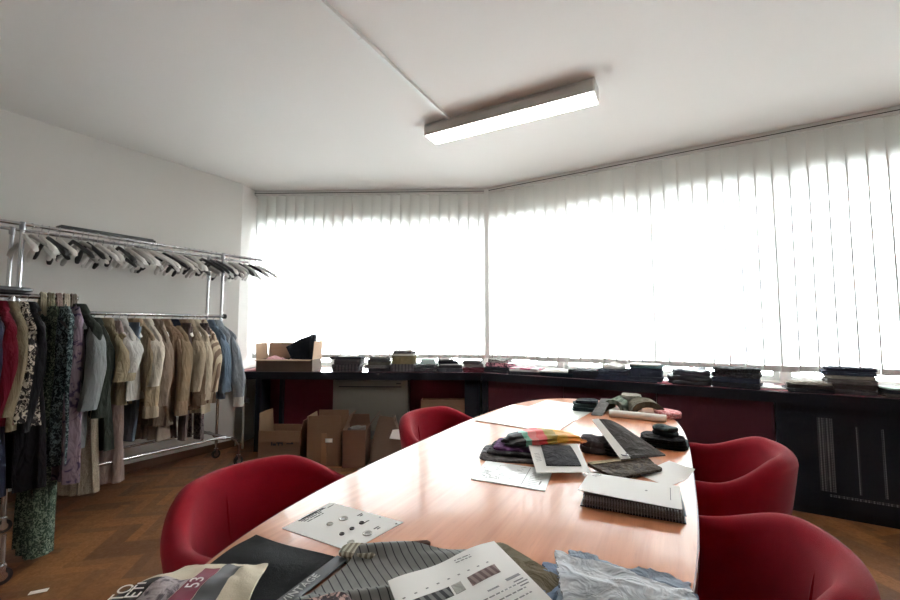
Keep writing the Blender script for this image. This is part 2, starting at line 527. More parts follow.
# pipe with valve at the left end
t = thing('heating_pipe', 'white heating pipe with valve at the left end of the counter', 'pipe', (-2.20, 4.50, 0))
MB().tube([(0, 0, 0), (0, 0, .72)], .012).build('pipe', WHITEP, t)
MB().tube([(-.03, 0, .50), (.05, 0, .50)], .02).build('valve', STEEL, t)
MB().lathe([(.03, 0), (.034, .02), (.034, .07), (.026, .09)], 16, (0, 0, .58)).build('valve_head', GREYP, t)

# ------------------------------------------------------------------ ceiling light + conduit
def ceiling_light():
    a = V2(-.17, 3.17); 
    c = V2(.405, 2.965); 
    d = V2(1.08, -.595).normalized()
    t = thing('ceiling_light', 'long white fluorescent ceiling light with glowing diffuser', 'light', (c.x, c.y, HC), math.atan2(d.y, d.x))
    L = 1.30; w = .17; h = .10
    prof = [(-w / 2 + .012, -.001), (w / 2 - .012, -.001), (w / 2, -.03), (w / 2, -h), (-w / 2, -h), (-w / 2, -.03)]
    MB().loft([[(x, p, z) for p, z in prof] for x in (-L / 2 + .012, L / 2 - .012)]).build('housing', solid('lamp_housing', rgb(206, 202, 198), .5, var=.03), t, smooth=False)
    for s in (-1, 1):
        MB().loft([[(s * x, p * 1.03, z * 1.01 + (0.0005)) for p, z in prof] for x in (L / 2 - .012, L / 2)]).build('end_cap', WHITEP, t, smooth=False)
    MB().box((0, 0, -h - .002), (L - .03, w - .006, .006)).build('diffuser', m_emit('lit_diffuser', (1, .98, .95, 1), 36), t, smooth=False)
    return c
ceiling_light()
# conduit along the ceiling
a = V2(.06, 3.235); dq = V2(.477, .879)
e = a - dq * 4.2
t = thing('cable_conduit', 'thin white cable conduit along the ceiling to the light', 'conduit', (a.x, a.y, HC), math.atan2(-dq.y, -dq.x))
MB().box((2.1, 0, -.011), (4.2, .026, .022)).build('channel', WHITE_TRIM, t, smooth=False)
for x in (.02, 1.15, 2.9):
    MB().box((x, 0, -.0125), (.05, .034, .026)).build('joint_cover', WHITE_TRIM, t, smooth=False)

# ------------------------------------------------------------------ table
TC = V2(.394, 1.794); TA = 1.0766
def oval(a, b, e, n=120):
    out = []
    for k in range(n):
        th = 2 * PI * k / n; c, s = math.cos(th), math.sin(th)
        out.append((a * math.copysign(abs(c) ** (2 / e), c), b * math.copysign(abs(s) ** (2 / e), s)))
    return out
def table():
    t = thing('meeting_table', 'large boat-shaped wooden meeting table covered with samples', 'table', (TC.x, TC.y, 0), TA)
    mb = MB(); O = lambda k: oval(1.446 + k, .550 + k, 3.1)
    mb.loft([[(x, y, z) for x, y in O(k)] for k, z in ((-.012, .7475), (-.003, .7492), (0, .7498))], cap=False)
    mb = MB()
    mb.loft([[(x, y, z) for x, y in O(k)] for k, z in ((-.004, .742), (-.004, .7495), (-.006, .75))])
    mb.build('tabletop', TABLE, t, angle=30)
    mb = MB()
    out = O(0); inn = O(-.0045)
    rings = [[(x, y, z) for x, y in O(k)] for k, z in ((-.06, .712), (-.002, .712), (0, .716), (0, .7475), (-.002, .7497), (-.0038, .7497), (-.0038, .741), (-.06, .741), (-.06, .712))]
    mb.loft(rings, cap=False); mb.build('edge_band', TEDGE, t, angle=30)
    for s in (-1, 1):
        mb = MB(); mb.lathe([(.30, 0), (.30, .015), (.07, .04), (.05, .06), (.05, .70), (.16, .712), (.16, .7415)], 32, (s * .75, 0, 0))
        mb.build('pedestal', BLACKP, t)
table()

# ------------------------------------------------------------------ red tub chairs
def tub_chair(label, loc, face):
    t = thing('tub_chair', label, 'chair', (loc[0], loc[1], 0), face, 'red tub chairs around the table')
    Ro = .335; th = .07
    def section(ph, grow=1.0):
        k = abs(math.degrees(ph))
        u = max(0, min(1, (k - 32) / 54.)); u = u * u * (3 - 2 * u)
        zt = .785 + (.695 - .785) * u
        zb = .22
        pts = []
        # outer profile, bottom to top
        n = 9
        for i in range(n):
            f = i / (n - 1); z = zb + (zt - .045 - zb) * f
            r = Ro * (.66 + .34 * (f ** .62))
            pts.append((r, z))
        # rounded rim
        rt = Ro - th / 2
        for i in range(1, 8):
            a = PI * i / 8
            pts.append((rt + th / 2 * math.cos(a), zt - .045 + .045 * math.sin(a)))
        for i in range(n):
            f = 1 - i / (n - 1); z = .40 + (zt - .045 - .40) * f
            r = (Ro * (.66 + .34 * ((.25 + .75 * f) ** .62)) - th)
            pts.append((r, z))
        pts.append((.16, .36)); pts.append((.14, zb + .01))
        return pts
    rings = []
    E = 132
    angs = [R(-E + 2 * E * i / 66) for i in range(67)]
    def place(pts, ph, sc=1.0, shift=0):
        cr = sum(p[0] for p in pts) / len(pts); cz = sum(p[1] for p in pts) / len(pts)
        a = PI + ph; out = []
        tx, ty = -math.sin(a), math.cos(a)
        for r, z in pts:
            rr = cr + (r - cr) * sc; zz = cz + (z - cz) * sc
            out.append((rr * math.cos(a) + tx * shift, rr * math.sin(a) + ty * shift, zz))
        return out
    for sc, sh in ((.55, -.05), (.80, -.042), (.93, -.027)):
        rings.append(place(section(angs[0]), angs[0], sc, sh))
    for a in angs: rings.append(place(section(a), a))
    for sc, sh in ((.93, .027), (.80, .042), (.55, .05)):
        rings.append(place(section(angs[-1]), angs[-1], sc, sh))
    MB().loft(rings).build('shell', RED, t, angle=60)
    # piping seam round the inside of each arm front
    for s in (-1, 1):
        pts = section(R(E - 3))
        path = place([p for p in pts[9:22]], s * R(E - 6))
        MB().tube([Vector(p) * 1.0 + Vector((0, 0, .002)) for p in path], .0045, 6).build('seam', RED, t)
    # back seam, a short pinch in the inner back
    mb = MB(); ph = R(12)
    path = []
    for i in range(7):
        f = 1 - i / 6; z = .55 + .16 * f
        r = Ro * (.66 + .34 * ((.25 + .75 * ((z - .40) / .34)) ** .62)) - th + .001
        path.append((r * math.cos(PI + ph), r * math.sin(PI + ph), z))
    mb.tube(path, [.001, .004, .005, .005, .005, .004, .001], 6); mb.build('seam', RED, t)
    rg = []
    for r, z in ((.02, .25), (.17, .25), (.225, .30), (.245, .40), (.245, .43), (.232, .455), (.18, .468), (.09, .472), (.01, .473)):
        rg.append((r, z))
    MB().lathe(rg, 40).build('seat', RED, t, angle=50)
    MB().lathe([(.025, .03), (.025, .255)], 18).build('column', CHROME, t)
    MB().lathe([(.22, 0), (.22, .008), (.20, .016), (.05, .03), (.026, .05)], 36).build('base', CHROME, t)
    return t
tub_chair('red fabric tub chair nearest the clothes racks, left of the table', (-.515, 1.365), R(-32))
tub_chair('red fabric tub chair by the cardboard boxes, at the far left of the table', (.05, 2.37), R(-36))
tub_chair('red fabric tub chair in front of the black counter front, far right of the table', (1.10, 1.87), R(152))
tub_chair('red fabric tub chair beside the blue samples, cut off by the lower right corner', (.595, 1.075), R(152))

# ------------------------------------------------------------------ clothes racks
P_F, P_R = -3.92, -4.17           # front and rear rail lines (distance from the window side)
def Q(p, q): return W(p, q)
def caster(parent, x, y, r=.04):
    c = MB(); c.tube([(x, y - .011, r), (x, y + .011, r)], r, 20)
    o = c.build('caster', BLACKP, parent)
    MB().tube([(x, y - .013, r), (x, y + .013, r)], r * .55, 14).build('hub', CHROME, o)
    f = MB()
    for s in (-1, 1): f.box((x, y + s * .016, r + .022), (.022, .003, .06))
    f.box((x, y, r + .05), (.03, .036, .006)); f.tube([(x, y, r + .05), (x, y, r + .10)], .007)
    f.build('fork', CHROME, o, smooth=False)
    return o

RZ = 1.975
def rack_a():
    # local x runs along the left wall towards the windows, local y towards the wall
    q0 = .78; o = Q(P_F, q0)
    t = thing('clothes_rack', 'long chrome two-rail clothes rack by the left wall, empty hangers on top', 'clothes rack', (o.x, o.y, 0), math.atan2(LA.y, LA.x))
    xa, xb = 0.03, 1.395           # posts
    for y, nm in ((0, 'rail'), (.25, 'rail')):
        MB().tube([(-.55, y, RZ), (1.80, y, RZ)], .0125, 12).build(nm, CHROME, t)
    for x in (xa, xb):
        for y in (0, .25):
            MB().tube([(x, y, .20), (x, y, RZ - .012)], .0135, 12).build('post', CHROME, t)
            MB().tube([(x, y, RZ - .04), (x, y, RZ + .014)], .018, 12).build('joint', STEEL, t)
    MB().tube([(-.35, 0, 1.385), (xb + .02, 0, 1.385)], .0145, 12).build('lower_rail', CHROME, t)
    MB().tube([(xb + .02, 0, 1.385), (xb + .045, 0, 1.385)], .022, 12).build('end_cap', BLACKP, t)
    for y in (-.13, .25):
        MB().tube([(-.5, y, .285), (xb + .01, y, .285)], .012, 10).build('base_bar', CHROME, t)
    for x in (xa, xb): MB().tube([(x, -.13, .285), (x, .25, .285)], .012, 10).build('crossbar', CHROME, t)
    for y in (-.13, .25):
        path = []
        for i in range(9):
            a = PI / 2 * i / 8
            path.append((xb + .02 + .12 * math.sin(a), y, .15 + .12 * math.cos(a)))
        path = [(xb - .06, y, .285)] + path + [(xb + .14, y, .10)]
        MB().tube(path, .0125, 10).build('foot', CHROME, t)
        caster(t, xb + .14, y)
        caster(t, xa - .02, y)
        MB().tube([(xa - .02, y, .1), (xa - .02, y, .28)], .0125, 10).build('foot', CHROME, t)
    return t
rack_a()
RQ0 = .78
# black rod lying over the two rails
c = Q(-4.05, 1.33)
t = thing('black_rod', 'flat black rod lying across the rails above the empty hangers', 'rod', (c.x, c.y, RZ + .013), math.atan2(LA.y, LA.x))
MB().box((0, 0, .023), (.60, .05, .045)).build('bar', BLACKP, t, smooth=False)
for s in (-1, 1): MB().box((s * .305, 0, .018), (.02, .056, .036)).build('end_cap', DARKLINE, t, smooth=False)

# ---- hangers
def hanger_parts(t, m, hookm, wide=.215, thick=.019, drop=.115):
    rings = []
    N = 17
    for i in range(N):
        x = -wide + 2 * wide * i / (N - 1); f = abs(x) / wide
        z = -.070 - drop * f ** 1.12 - .010 * (f > .98)
        y = .018 * f * f
        ry = thick * (.55 + .75 * f ** 2) * (1 if f < .97 else .6); rz_ = thick * (.75 + .2 * f) * (1 if f < .97 else .6)
        rings.append([(x, y + ry * math.cos(2 * PI * k / 10), z + rz_ * math.sin(2 * PI * k / 10)) for k in range(10)])
    MB().loft(rings).build('shoulder_bar', m, t)
    path = [(0, 0, -.07), (0, 0, -.035)]
    for i in range(11):
        a = -PI / 2 + R(250) * i / 10
        path.append((.0165 * math.cos(a), 0, .0165 * math.sin(a) - .001))
    MB().tube(path, .0023, 6).build('hook', hookm, t)

HG_LABEL = {'white': 'white plastic hanger', 'grey': 'grey plastic hanger', 'black': 'black plastic hanger', 'wood': 'light brown hanger'}
HG_MAT = {'white': WHITEP, 'grey': GREYP, 'black': BLACKP, 'wood': solid('hanger_wood', rgb(120, 92, 70), .5, var=.2)}
ORD = ['first', 'second', 'third', 'fourth', 'fifth', 'sixth', 'seventh', 'eighth', 'ninth', 'tenth', 'eleventh', 'twelfth', 'thirteenth', 'fourteenth', 'fifteenth', 'sixteenth', 'seventeenth', 'eighteenth', 'nineteenth', 'twentieth', 'twenty-first', 'twenty-second', 'twenty-third', 'twenty-fourth', 'twenty-fifth', 'twenty-sixth', 'twenty-seventh', 'twenty-eighth', 'twenty-ninth', 'thirtieth', 'thirty-first', 'thirty-second', 'thirty-third', 'thirty-fourth', 'thirty-fifth', 'thirty-sixth']
proto_h = None; proto_g = None
def empty_hanger(p, q, col, label, yaw, z=RZ):
    global proto_h
    o = Q(p, q); loc = (o.x, o.y, z + .0125 - .0135)
    if proto_h is None:
        proto_h = thing('clothes_hanger', label, 'hanger', loc, YAW + yaw, 'empty hangers on the top rails')
        hanger_parts(proto_h, HG_MAT[col], CHROME); return proto_h
    return dup(proto_h, loc, YAW + yaw, label, mats={'shoulder_bar': HG_MAT[col]})
hr = random.Random(21)
front = 'white grey black white white black white white grey white white black white white white white black white white white white white white black white black black white'.split()
# q runs from near the picture's left edge to the free end by the window
qs = []; q = 2.55
for i in range(34):
    qs.append(q); q -= hr.choice([.036, .044, .05, .058, .075])
order = ['white', 'white', 'black', 'grey', 'black', 'white', 'grey', 'white', 'black', 'black', 'black', 'white', 'grey', 'black', 'white', 'white', 'black', 'white', 'white', 'white', 'white', 'grey', 'white', 'black', 'white', 'white', 'black', 'grey', 'black', 'white', 'black', 'white', 'grey', 'white']
for i, q in enumerate(qs):
    if q < .58: break
    empty_hanger(P_F, q, order[i], '%s hanging empty on the front top rail, %s from the window end' % (HG_LABEL[order[i]], ORD[i]), R(hr.uniform(-6, 26)))
order2 = ['white', 'grey', 'black', 'white', 'white', 'grey', 'black', 'white', 'white', 'black', 'grey', 'white', 'white', 'black', 'white', 'white', 'grey', 'black', 'white', 'grey']
q = 2.54
for i in range(19):
    empty_hanger(P_R, q, order2[i], '%s hanging empty on the rear top rail, %s from the window end' % (HG_LABEL[order2[i]], ORD[i]), R(hr.uniform(-8, 22)))
    q -= hr.uniform(.06, .13)

# ---- garments
GROUP_A = 'clothes on the lower rail of the long rack'
GROUP_B = 'clothes on the near rack'
def torso(L, sw, hw, dep, seed, strap=False, folds=5, amp=.16, open_hem=True):
    rr = random.Random(seed); ph = [rr.uniform(0, 6.28) for _ in range(8)]
    n = 56; rings = []
    if strap: prof = [(.0, sw * .75, .022), (.03, sw * .85, .028)]
    else: prof = [(-.005, .05, .028), (.004, .058, .032), (.022, .075, .036), (.05, .115, .040), (.085, sw * .78, .042), (.12, sw * .95, .044), (.15, sw, .046)]
    z0 = prof[-1][0]
    m = 20
    for i in range(1, m + 1):
        f = i / m
        prof.append((z0 + (L - z0) * f, sw * .97 + (hw - sw * .97) * f - .012 * math.sin(f * PI), .046 + (dep - .046) * f))
    for z, w, d in prof:
        f = max(0, z / L); ring = []
        for k in range(n):
            a = 2 * PI * k / n
            ca, sa = math.cos(a), math.sin(a)
            rx = math.copysign(abs(ca) ** .8, ca) * w; ry = math.copysign(abs(sa) ** .8, sa) * d
            x_ = rx / max(w, .01)
            g = f ** .8
            # hanging folds: ridges in x that fan out towards the hem, deeper on the way down
            fo = math.sin(folds * 2.1 * x_ + ph[1] + .8 * f) + .7 * math.sin(folds * 3.7 * x_ + ph[2] - 1.2 * f) + .4 * math.sin(11 * x_ + ph[3] + 5 * f)
            dr = .5 * math.sin(14 * (z * .9 + .55 * x_ * w) / max(L, .1) + ph[4]) * math.exp(-((f - .35) / .25) ** 2)
            off = amp * (g * fo * .11 + dr * .05)
            ring.append((rx * (1 + amp * .12 * g * math.sin(3 * a + ph[5] + 3 * f)), ry + off, -z + .014 * math.sin(2.2 * x_ + ph[6]) * f))
        rings.append(ring)
    return MB().loft(rings)

def sleeve(side, sw, length, r0, r1, out, fwd, seed, bell=0):
    rr = random.Random(seed); ph = rr.uniform(0, 6); ph2 = rr.uniform(0, 6)
    P0 = Vector((side * (sw - .055), 0, -.105)); rings = []
    m = 18; n = 22
    for i in range(m + 1):
        f = i / m
        bend = .035 * max(0, f - .45) ** 1.2
        p = P0 + Vector((side * (out * (f ** .6) - bend * .6), -fwd * f ** 1.7 - bend, -length * (.12 * f + .88 * f ** 1.12)))
        r = r0 * (.62 + .38 * min(1, f * 5)) + (r1 - r0) * f + bell * math.exp(-((f - .72) / .2) ** 2)
        ring = []
        tl = R(62) * (1 - f) ** 2.2
        for k in range(n):
            a = 2 * PI * k / n
            w = 1 + .10 * math.sin(3 * a + ph + f * 2) + .06 * math.sin(5 * a + ph2 - f * 6) + .05 * math.sin(f * 16 + 2 * a + ph) * math.exp(-((f - .5) / .22) ** 2) + .07 * math.sin(f * 34 + a + ph2) * max(0, f - .7)
            x, y = r * .72 * math.cos(a) * w, r * .92 * math.sin(a) * w
            ring.append((p.x + x * math.cos(tl), p.y + y * (.55 + .45 * min(1, f * 4)), p.z - side * x * math.sin(tl)))
        rings.append(ring)
    return MB().loft(rings), rings[-1]

def short(l):
    for w in (' hanging', ' with ', ' between', ' cut off', ' at the', ' beside', ' next to', ' in the middle', ' near ', ' nearest', ' reaching', ', ', ' folded'):
        l = l.split(w)[0] if w != ' folded' else l
    return l
def m_(x): return x
def garment(kind, p, q, z, label, mats, L=.8, sw=.20, hw=.22, dep=.07, yaw=0, seed=1, group=GROUP_A, hanger='white', cat=None, sl=.55, cuff=None, bell=0, r0=.075, r1=.055, lapel=None, smat=None, folds=5, amp=.30, fwd=.05, out=.105):
    o = Q(p, q); rz = YAW + yaw
    hz = z + .0145 - .0165
    if kind == 'scarf':
        t = thing(kind, label, cat or 'scarf', (o.x, o.y, z), rz, group)
        rr = random.Random(seed); ph = rr.uniform(0, 6); rings = []
        # bunched cloth laid over the rail: one flap on each side, cut across its width
        prof = [(-.034, -L), (-.030, -L * .6), (-.026, -L * .25), (-.022, -.02), (-.016, .014), (0, .0215), (.016, .014), (.022, -.02), (.026, -L * .2), (.031, -L * .5), (.036, -L * .85)]
        for i, (x, zz) in enumerate(prof):
            ring = []
            for k in range(24):
                a = 2 * PI * k / 24; f = min(1, abs(zz) / L)
                w = sw * (.85 + .3 * f); th = .006 + .004 * f
                nx, nz_ = (x / .03, 0) if abs(x) > .017 else (x / .03, 1)
                ring.append((x + th * math.sin(a) * (1 if abs(x) > .017 else .3) + .006 * f * math.sin(9 * math.cos(a) + ph), w * math.cos(a) + .008 * f * math.sin(ph + f * 3), zz + (th * math.sin(a) if abs(x) <= .017 else 0) - .012 * f * math.sin(3 * a + ph)))
            rings.append(ring)
        MB().loft(rings).build('cloth', m_(mats), t); return t
    global proto_g
    if proto_g is None:
        proto_g = thing('clothes_hanger', 'x', 'hanger', (0, 0, 0), 0, 'hangers under the clothes'); hanger_parts(proto_g, WHITEP, CHROME, .165, .013, .095)
        hg = proto_g; hg.location = (o.x, o.y, hz); hg.rotation_euler.z = rz; hg['label'] = '%s holding the %s' % (HG_LABEL[hanger], short(label))
        [k for k in hg.children if k.name.startswith('shoulder')][0].data.materials[0] = HG_MAT[hanger]
    else: hg = dup(proto_g, (o.x, o.y, hz), rz, '%s holding the %s' % (HG_LABEL[hanger], short(label)), group='hangers under the clothes', mats={'shoulder_bar': HG_MAT[hanger]})
    name = kind
    t = thing(name, label, cat or kind.replace('_', ' '), (o.x, o.y, hz - .052), rz, group); t.scale = (1, .8, 1)
    m = mats
    if kind == 'trousers':
        for s in (-1, 1):
            rings = []
            rr = random.Random(seed + s); ph = rr.uniform(0, 6)
            for i in range(15):
                f = i / 14; zz = -.045 - (L - .045) * f; ring = []
                for k in range(20):
                    a = 2 * PI * k / 20; w = 1 + .12 * math.sin(2 * a + ph + f * 5) + .06 * math.sin(5 * a + ph)
                    ring.append((s * (.088 - .006 * f) + (.078 - .012 * f) * math.cos(a) * w, .014 * s + .038 * math.sin(a) * w + .01 * math.sin(f * 7 + ph), zz))
                rings.append(ring)
            MB().loft(rings).build('trouser_leg', m, t)
        MB().loft([[(.165 * math.cos(2 * PI * k / 30), .034 * math.sin(2 * PI * k / 30), zz) for k in range(30)] for zz in (-.012, -.06)]).build('waistband', m, t)
        return t
    strap = kind in ('strap_dress',)
    torso(L, sw, hw, dep, seed, strap, folds, amp).build('body', m, t)
    if strap:
        for s in (-1, 1):
            MB().tube([(s * sw * .6, .0, -.01), (s * sw * .55, 0, .01), (s * sw * .5, .005, -.006)], .004, 6).build('strap', m, t)
    if sl:
        for s in (-1, 1):
            b, last = sleeve(s, sw, sl, r0, r1, out, fwd * (1 if s > 0 else .6), seed * 3 + s, bell)
            so = b.build('sleeve', smat or m, t)
            if cuff:
                cx = sum(v[0] for v in last) / len(last); cy = sum(v[1] for v in last) / len(last); cz = sum(v[2] for v in last) / len(last)
                rg = [[(cx + (v[0] - cx) * k, cy + (v[1] - cy) * k, cz + dz) for v in last] for k, dz in ((1.06, .012), (1.1, -.03), (1.12, -.075), (.9, -.078))]
                MB().loft(rg).build('cuff', cuff, so)
    if kind in ('jacket', 'coat', 'shirt', 'blouse'):
        # collar: a band folded round the neck
        rings = []
        for i in range(25):
            a = R(-58) + R(296) * i / 24 - PI / 2 + R(-32) + R(0)
            a = -PI / 2 + R(20) + R(320) * i / 24
            f = abs(i / 24 - .5) * 2
            ca, sa = math.cos(a), math.sin(a)
            rings.append([(.058 * ca, .034 * sa, .022), (.070 * ca, .042 * sa, .018), (.095 * ca, .066 * sa, -.020 - .03 * f), (.088 * ca, .058 * sa, -.022 - .03 * f), (.062 * ca, .037 * sa, .008)])
        MB().loft(rings).build('collar', lapel or m, t)
        # front closing edge
        mb = MB()
        pts = []
        for i in range(13):
            f = i / 12; zz = -.05 - (L - .06) * f
            pts.append([( -.012 + .012 * math.sin(f * 5 + seed), -(.055 + (dep - .05) * f) * 1.05, zz), (.020 + .012 * math.sin(f * 5 + seed), -(.058 + (dep - .05) * f) * 1.08, zz),
                        (.020 + .012 * math.sin(f * 5 + seed), -(.045 + (dep - .05) * f) * .9, zz), (-.012 + .012 * math.sin(f * 5 + seed), -(.045 + (dep - .05) * f) * .9, zz)])
        mb.loft(pts).build('front_edge', m, t)
    return t

F = fabric
cam_ = F('camel_wool', rgb(150, 126, 104)); tan_ = F('tan_cotton', rgb(142, 122, 98)); bei_ = F('beige_linen', rgb(172, 156, 134))
ivo_ = F('ivory_cotton', rgb(214, 204, 188)); cre_ = F('cream_knit', rgb(200, 186, 164)); taupe_ = F('taupe_cloth', rgb(122, 106, 92))
dkg_ = F('dark_green_wool', rgb(48, 52, 46)); gry_ = F('grey_melange', rgb(112, 114, 114)); blu_ = F('slate_denim', rgb(92, 106, 122), weave=800)
blg_ = F('blue_grey_denim', rgb(150, 157, 164), weave=800); nav_ = F('navy_cloth', rgb(38, 42, 58)); blk_ = F('black_cloth', rgb(24, 23, 26))
pnk_ = F('dusty_pink', rgb(166, 146, 140)); lil_ = printed('lilac_floral', rgb(120, 104, 114), rgb(62, 52, 76), 15, thr=.58); crm_ = F('crimson_cloth', rgb(86, 14, 28))
oli_ = F('olive_cloth', rgb(112, 100, 80)); bw_ = printed('black_white_print', rgb(34, 31, 32), rgb(186, 174, 158), 42, thr=.52)
tea_ = printed('teal_floral', rgb(30, 44, 48), rgb(112, 128, 130), 55, thr=.53); grn_ = printed('green_floral', rgb(52, 66, 56), rgb(118, 130, 112), 60, thr=.54)
twd_ = printed('beige_tweed', rgb(168, 158, 140), rgb(128, 116, 100), 160, thr=.5, soft=.15); pat_ = printed('grey_pattern', rgb(120, 110, 108), rgb(74, 66, 68), 36, thr=.5)
brn_ = F('brown_camel', rgb(126, 104, 86)); wht_ = F('white_cotton', rgb(216, 212, 206)); lbl_ = F('light_blue', rgb(120, 134, 152))
stp_ = striped('brown_cream_stripe', rgb(196, 180, 156), rgb(112, 92, 78), .03)

LZ = 1.385
def A(kind, x, label, m, **k): return garment(kind, P_F, RQ0 + x, LZ, label, m, **k)
# ordered from the window end towards the picture's left edge
g = A('jacket', 1.325, 'blue-grey puff-sleeved jacket with white cuffs hanging at the window end of the rack', blg_, L=.66, sw=.20, hw=.21, dep=.075, yaw=R(60), seed=5, hanger='black', sl=.60, bell=.035, cuff=wht_, r0=.07, r1=.05, out=.10)
g2 = A('jacket', 1.26, 'slate-blue denim jacket with a round white tag, second from the window end', blu_, L=.68, sw=.19, hw=.20, dep=.06, yaw=R(30), seed=6, hanger='black', sl=.52)
MB().tube([(.04, -.078, -.16), (.04, -.082, -.16)], .028, 20).build('tag', PAPER, g2)
A('blouse', 1.205, 'brown and cream striped blouse hanging next to the slate-blue jacket', stp_, L=.72, dep=.055, yaw=R(14), seed=7, sl=.5)
A('coat', 1.15, 'long cream knit coat hanging behind the striped blouse', cre_, L=.80, dep=.065, yaw=R(12), seed=8, sl=.56, hanger='white')
A('shirt', 1.10, 'beige linen shirt hanging between cream coat and brown camel jacket', bei_, L=.70, dep=.05, yaw=R(6), seed=9, sl=.48, hanger='white')
A('jacket', 1.035, 'brown camel jacket with wide cuffs, sixth from the window end', brn_, L=.74, dep=.075, yaw=R(30), seed=10, sl=.52, cuff=brn_, hanger='grey', r0=.08, r1=.062)
A('jacket', .975, 'tan cotton jacket with a blue inner label, seventh from the window end', tan_, L=.70, dep=.06, yaw=R(10), seed=11, sl=.54, lapel=nav_, hanger='black')
A('jacket', .90, 'camel wool jacket with long sleeves in the middle of the lower rail', cam_, L=.74, dep=.075, yaw=R(28), seed=12, sl=.58, cuff=cam_, hanger='black', r0=.08, r1=.06)
A('coat', .84, 'taupe coat hanging just left of the camel wool jacket', taupe_, L=.84, dep=.06, yaw=R(6), seed=13, sl=.56)
A('blouse', .775, 'ivory cotton blouse hanging between taupe coat and sandy jacket', ivo_, L=.60, dep=.055, yaw=R(8), seed=14, sl=.4)
A('jacket', .70, 'sandy beige jacket with one broad hemmed sleeve', F('sandy_twill', rgb(164, 146, 120)), L=.64, dep=.07, yaw=R(24), seed=15, sl=.56, cuff=bei_, r0=.085, r1=.065, hanger='black')
A('trousers', .655, 'light blue-grey trousers hanging below the beige jackets', lbl_, L=.92, seed=16, yaw=R(6))
A('blouse', .60, 'white cotton blouse with short sleeves near the khaki shirt', wht_, L=.60, dep=.06, yaw=R(10), seed=17, sl=.28, r0=.085, r1=.075, hanger='white')
A('strap_dress', .555, 'long dusty pink dress hanging down past the base bar', pnk_, L=1.18, sw=.15, hw=.19, dep=.06, seed=18, sl=0, yaw=R(6), cat='dress')
A('shirt', .505, 'khaki short-sleeved shirt with a bell sleeve, left of the white blouse', F('khaki_cotton', rgb(160, 146, 120)), L=.62, dep=.06, yaw=R(24), seed=19, sl=.34, r0=.085, r1=.095, hanger='wood')
A('coat', .44, 'long dark green coat hanging behind the khaki shirt', dkg_, L=.95, dep=.06, yaw=R(8), seed=20, sl=.58)
A('strap_dress', .38, 'long cream skirt dress reaching almost to the floor by the near rack', twd_, L=1.22, sw=.15, hw=.22, dep=.07, seed=21, sl=0, yaw=R(10), cat='dress')
A('trousers', 1.18, 'grey patterned trousers hanging below the cream coat', pat_, L=1.02, seed=22, yaw=R(4))
A('trousers', 1.06, 'dark patterned wide trousers hanging below the camel jackets', F('mauve_grey', rgb(116, 104, 102)), L=1.00, seed=23, yaw=R(-4))
A('strap_dress', .86, 'pale taupe slip dress hanging below the taupe coat', F('pale_taupe', rgb(150, 134, 120)), L=.96, sw=.14, hw=.18, dep=.05, seed=24, sl=0, cat='dress')
A('coat', .31, 'grey coat with long sleeves on the lower rail behind the near rack', gry_, L=.9, dep=.06, yaw=R(4), seed=25, sl=.56)

# ---- the near rack at the left edge
BP, BQ1 = -3.20, .95
BZ = 1.45
def rack_b():
    o = Q(BP, BQ1)
    t = thing('clothes_rack', 'chrome clothes rack at the left edge, packed with dark printed clothes', 'clothes rack', (o.x, o.y, 0), math.atan2(LA.y, LA.x))
    MB().tube([(-1.0, 0, BZ), (-.035, 0, BZ)], .0145, 12).build('rail', CHROME, t)
    MB().tube([(-.31, .0, .14), (-.31, 0, BZ)], .0135, 12).build('post', CHROME, t)
    MB().tube([(-1.0, .0, .14), (-1.0, 0, BZ)], .0135, 12).build('post', CHROME, t)
    MB().tube([(-1.0, 0, .27), (-.33, 0, .27)], .012, 10).build('base_bar', CHROME, t)
    MB().tube([(-.31, 0, .14), (-.31, -.12, .135), (-.31, -.16, .10)], .0125, 10).build('foot', CHROME, t)
    MB().tube([(-.31, 0, .14), (-.31, .12, .135), (-.31, .16, .10)], .0125, 10).build('foot', CHROME, t)
    for x in (-.31, -1.0):
        for y in (-.16, .16): caster(t, x, y)
    MB().tube([(-.31, -.16, .10), (-.31, -.16, .24)], .009, 8).build('brake_stem', CHROME, t)
    return t
rack_b()
c = Q(BP + .0, .465)
t = thing('black_tray', 'flat dark tray resting on top of the near rack at the left edge', 'tray', (c.x, c.y, BZ + .016), math.atan2(LA.y, LA.x))
MB().loft([[(a * r, b * r, z) for a, b in oval(.25, .15, 2.6, 48)] for r, z in ((.90, 0), (.99, .006), (1.0, .022), (.985, .022), (.93, .012))]).build('dish', solid('tray_dark', rgb(48, 48, 52), .6, var=.1), t, angle=30)

def B(kind, q, label, m, **k):
    k.setdefault('hanger', 'black'); k.setdefault('r0', .058); k.setdefault('r1', .046); k.setdefault('out', .055)
    return garment(kind, BP, q, BZ, label, m, group=GROUP_B, **k)
B('jacket', .905, 'dark green-grey jacket with pale grey sleeves at the window end of the near rack', dkg_, L=.52, sw=.20, hw=.20, dep=.06, yaw=R(22), seed=31, smat=gry_, sl=.48, r0=.07, r1=.06)
B('strap_dress', .868, 'long lilac floral dress with dark purple flowers', lil_, L=.98, sw=.17, hw=.21, dep=.06, yaw=R(8), seed=32, sl=0, cat='dress', amp=.22)
for k, (q_, m_s, nm) in enumerate(((.895, 'rgb(120, 110, 100)', 'taupe'), (.862, 'rgb(186, 172, 156)', 'pale beige'), (.828, 'rgb(160, 138, 132)', 'rosy beige'), (.795, 'rgb(132, 124, 102)', 'olive'), (.762, 'rgb(150, 142, 120)', 'sand'))):
    B('scarf', q_, '%s scarf over the near rack rail, %s of five from window end' % (nm, ORD[k]), F('scarf_' + nm, eval(m_s)), L=.09 + .03 * (k % 3), sw=.0155, seed=34 + k, cat='scarf')
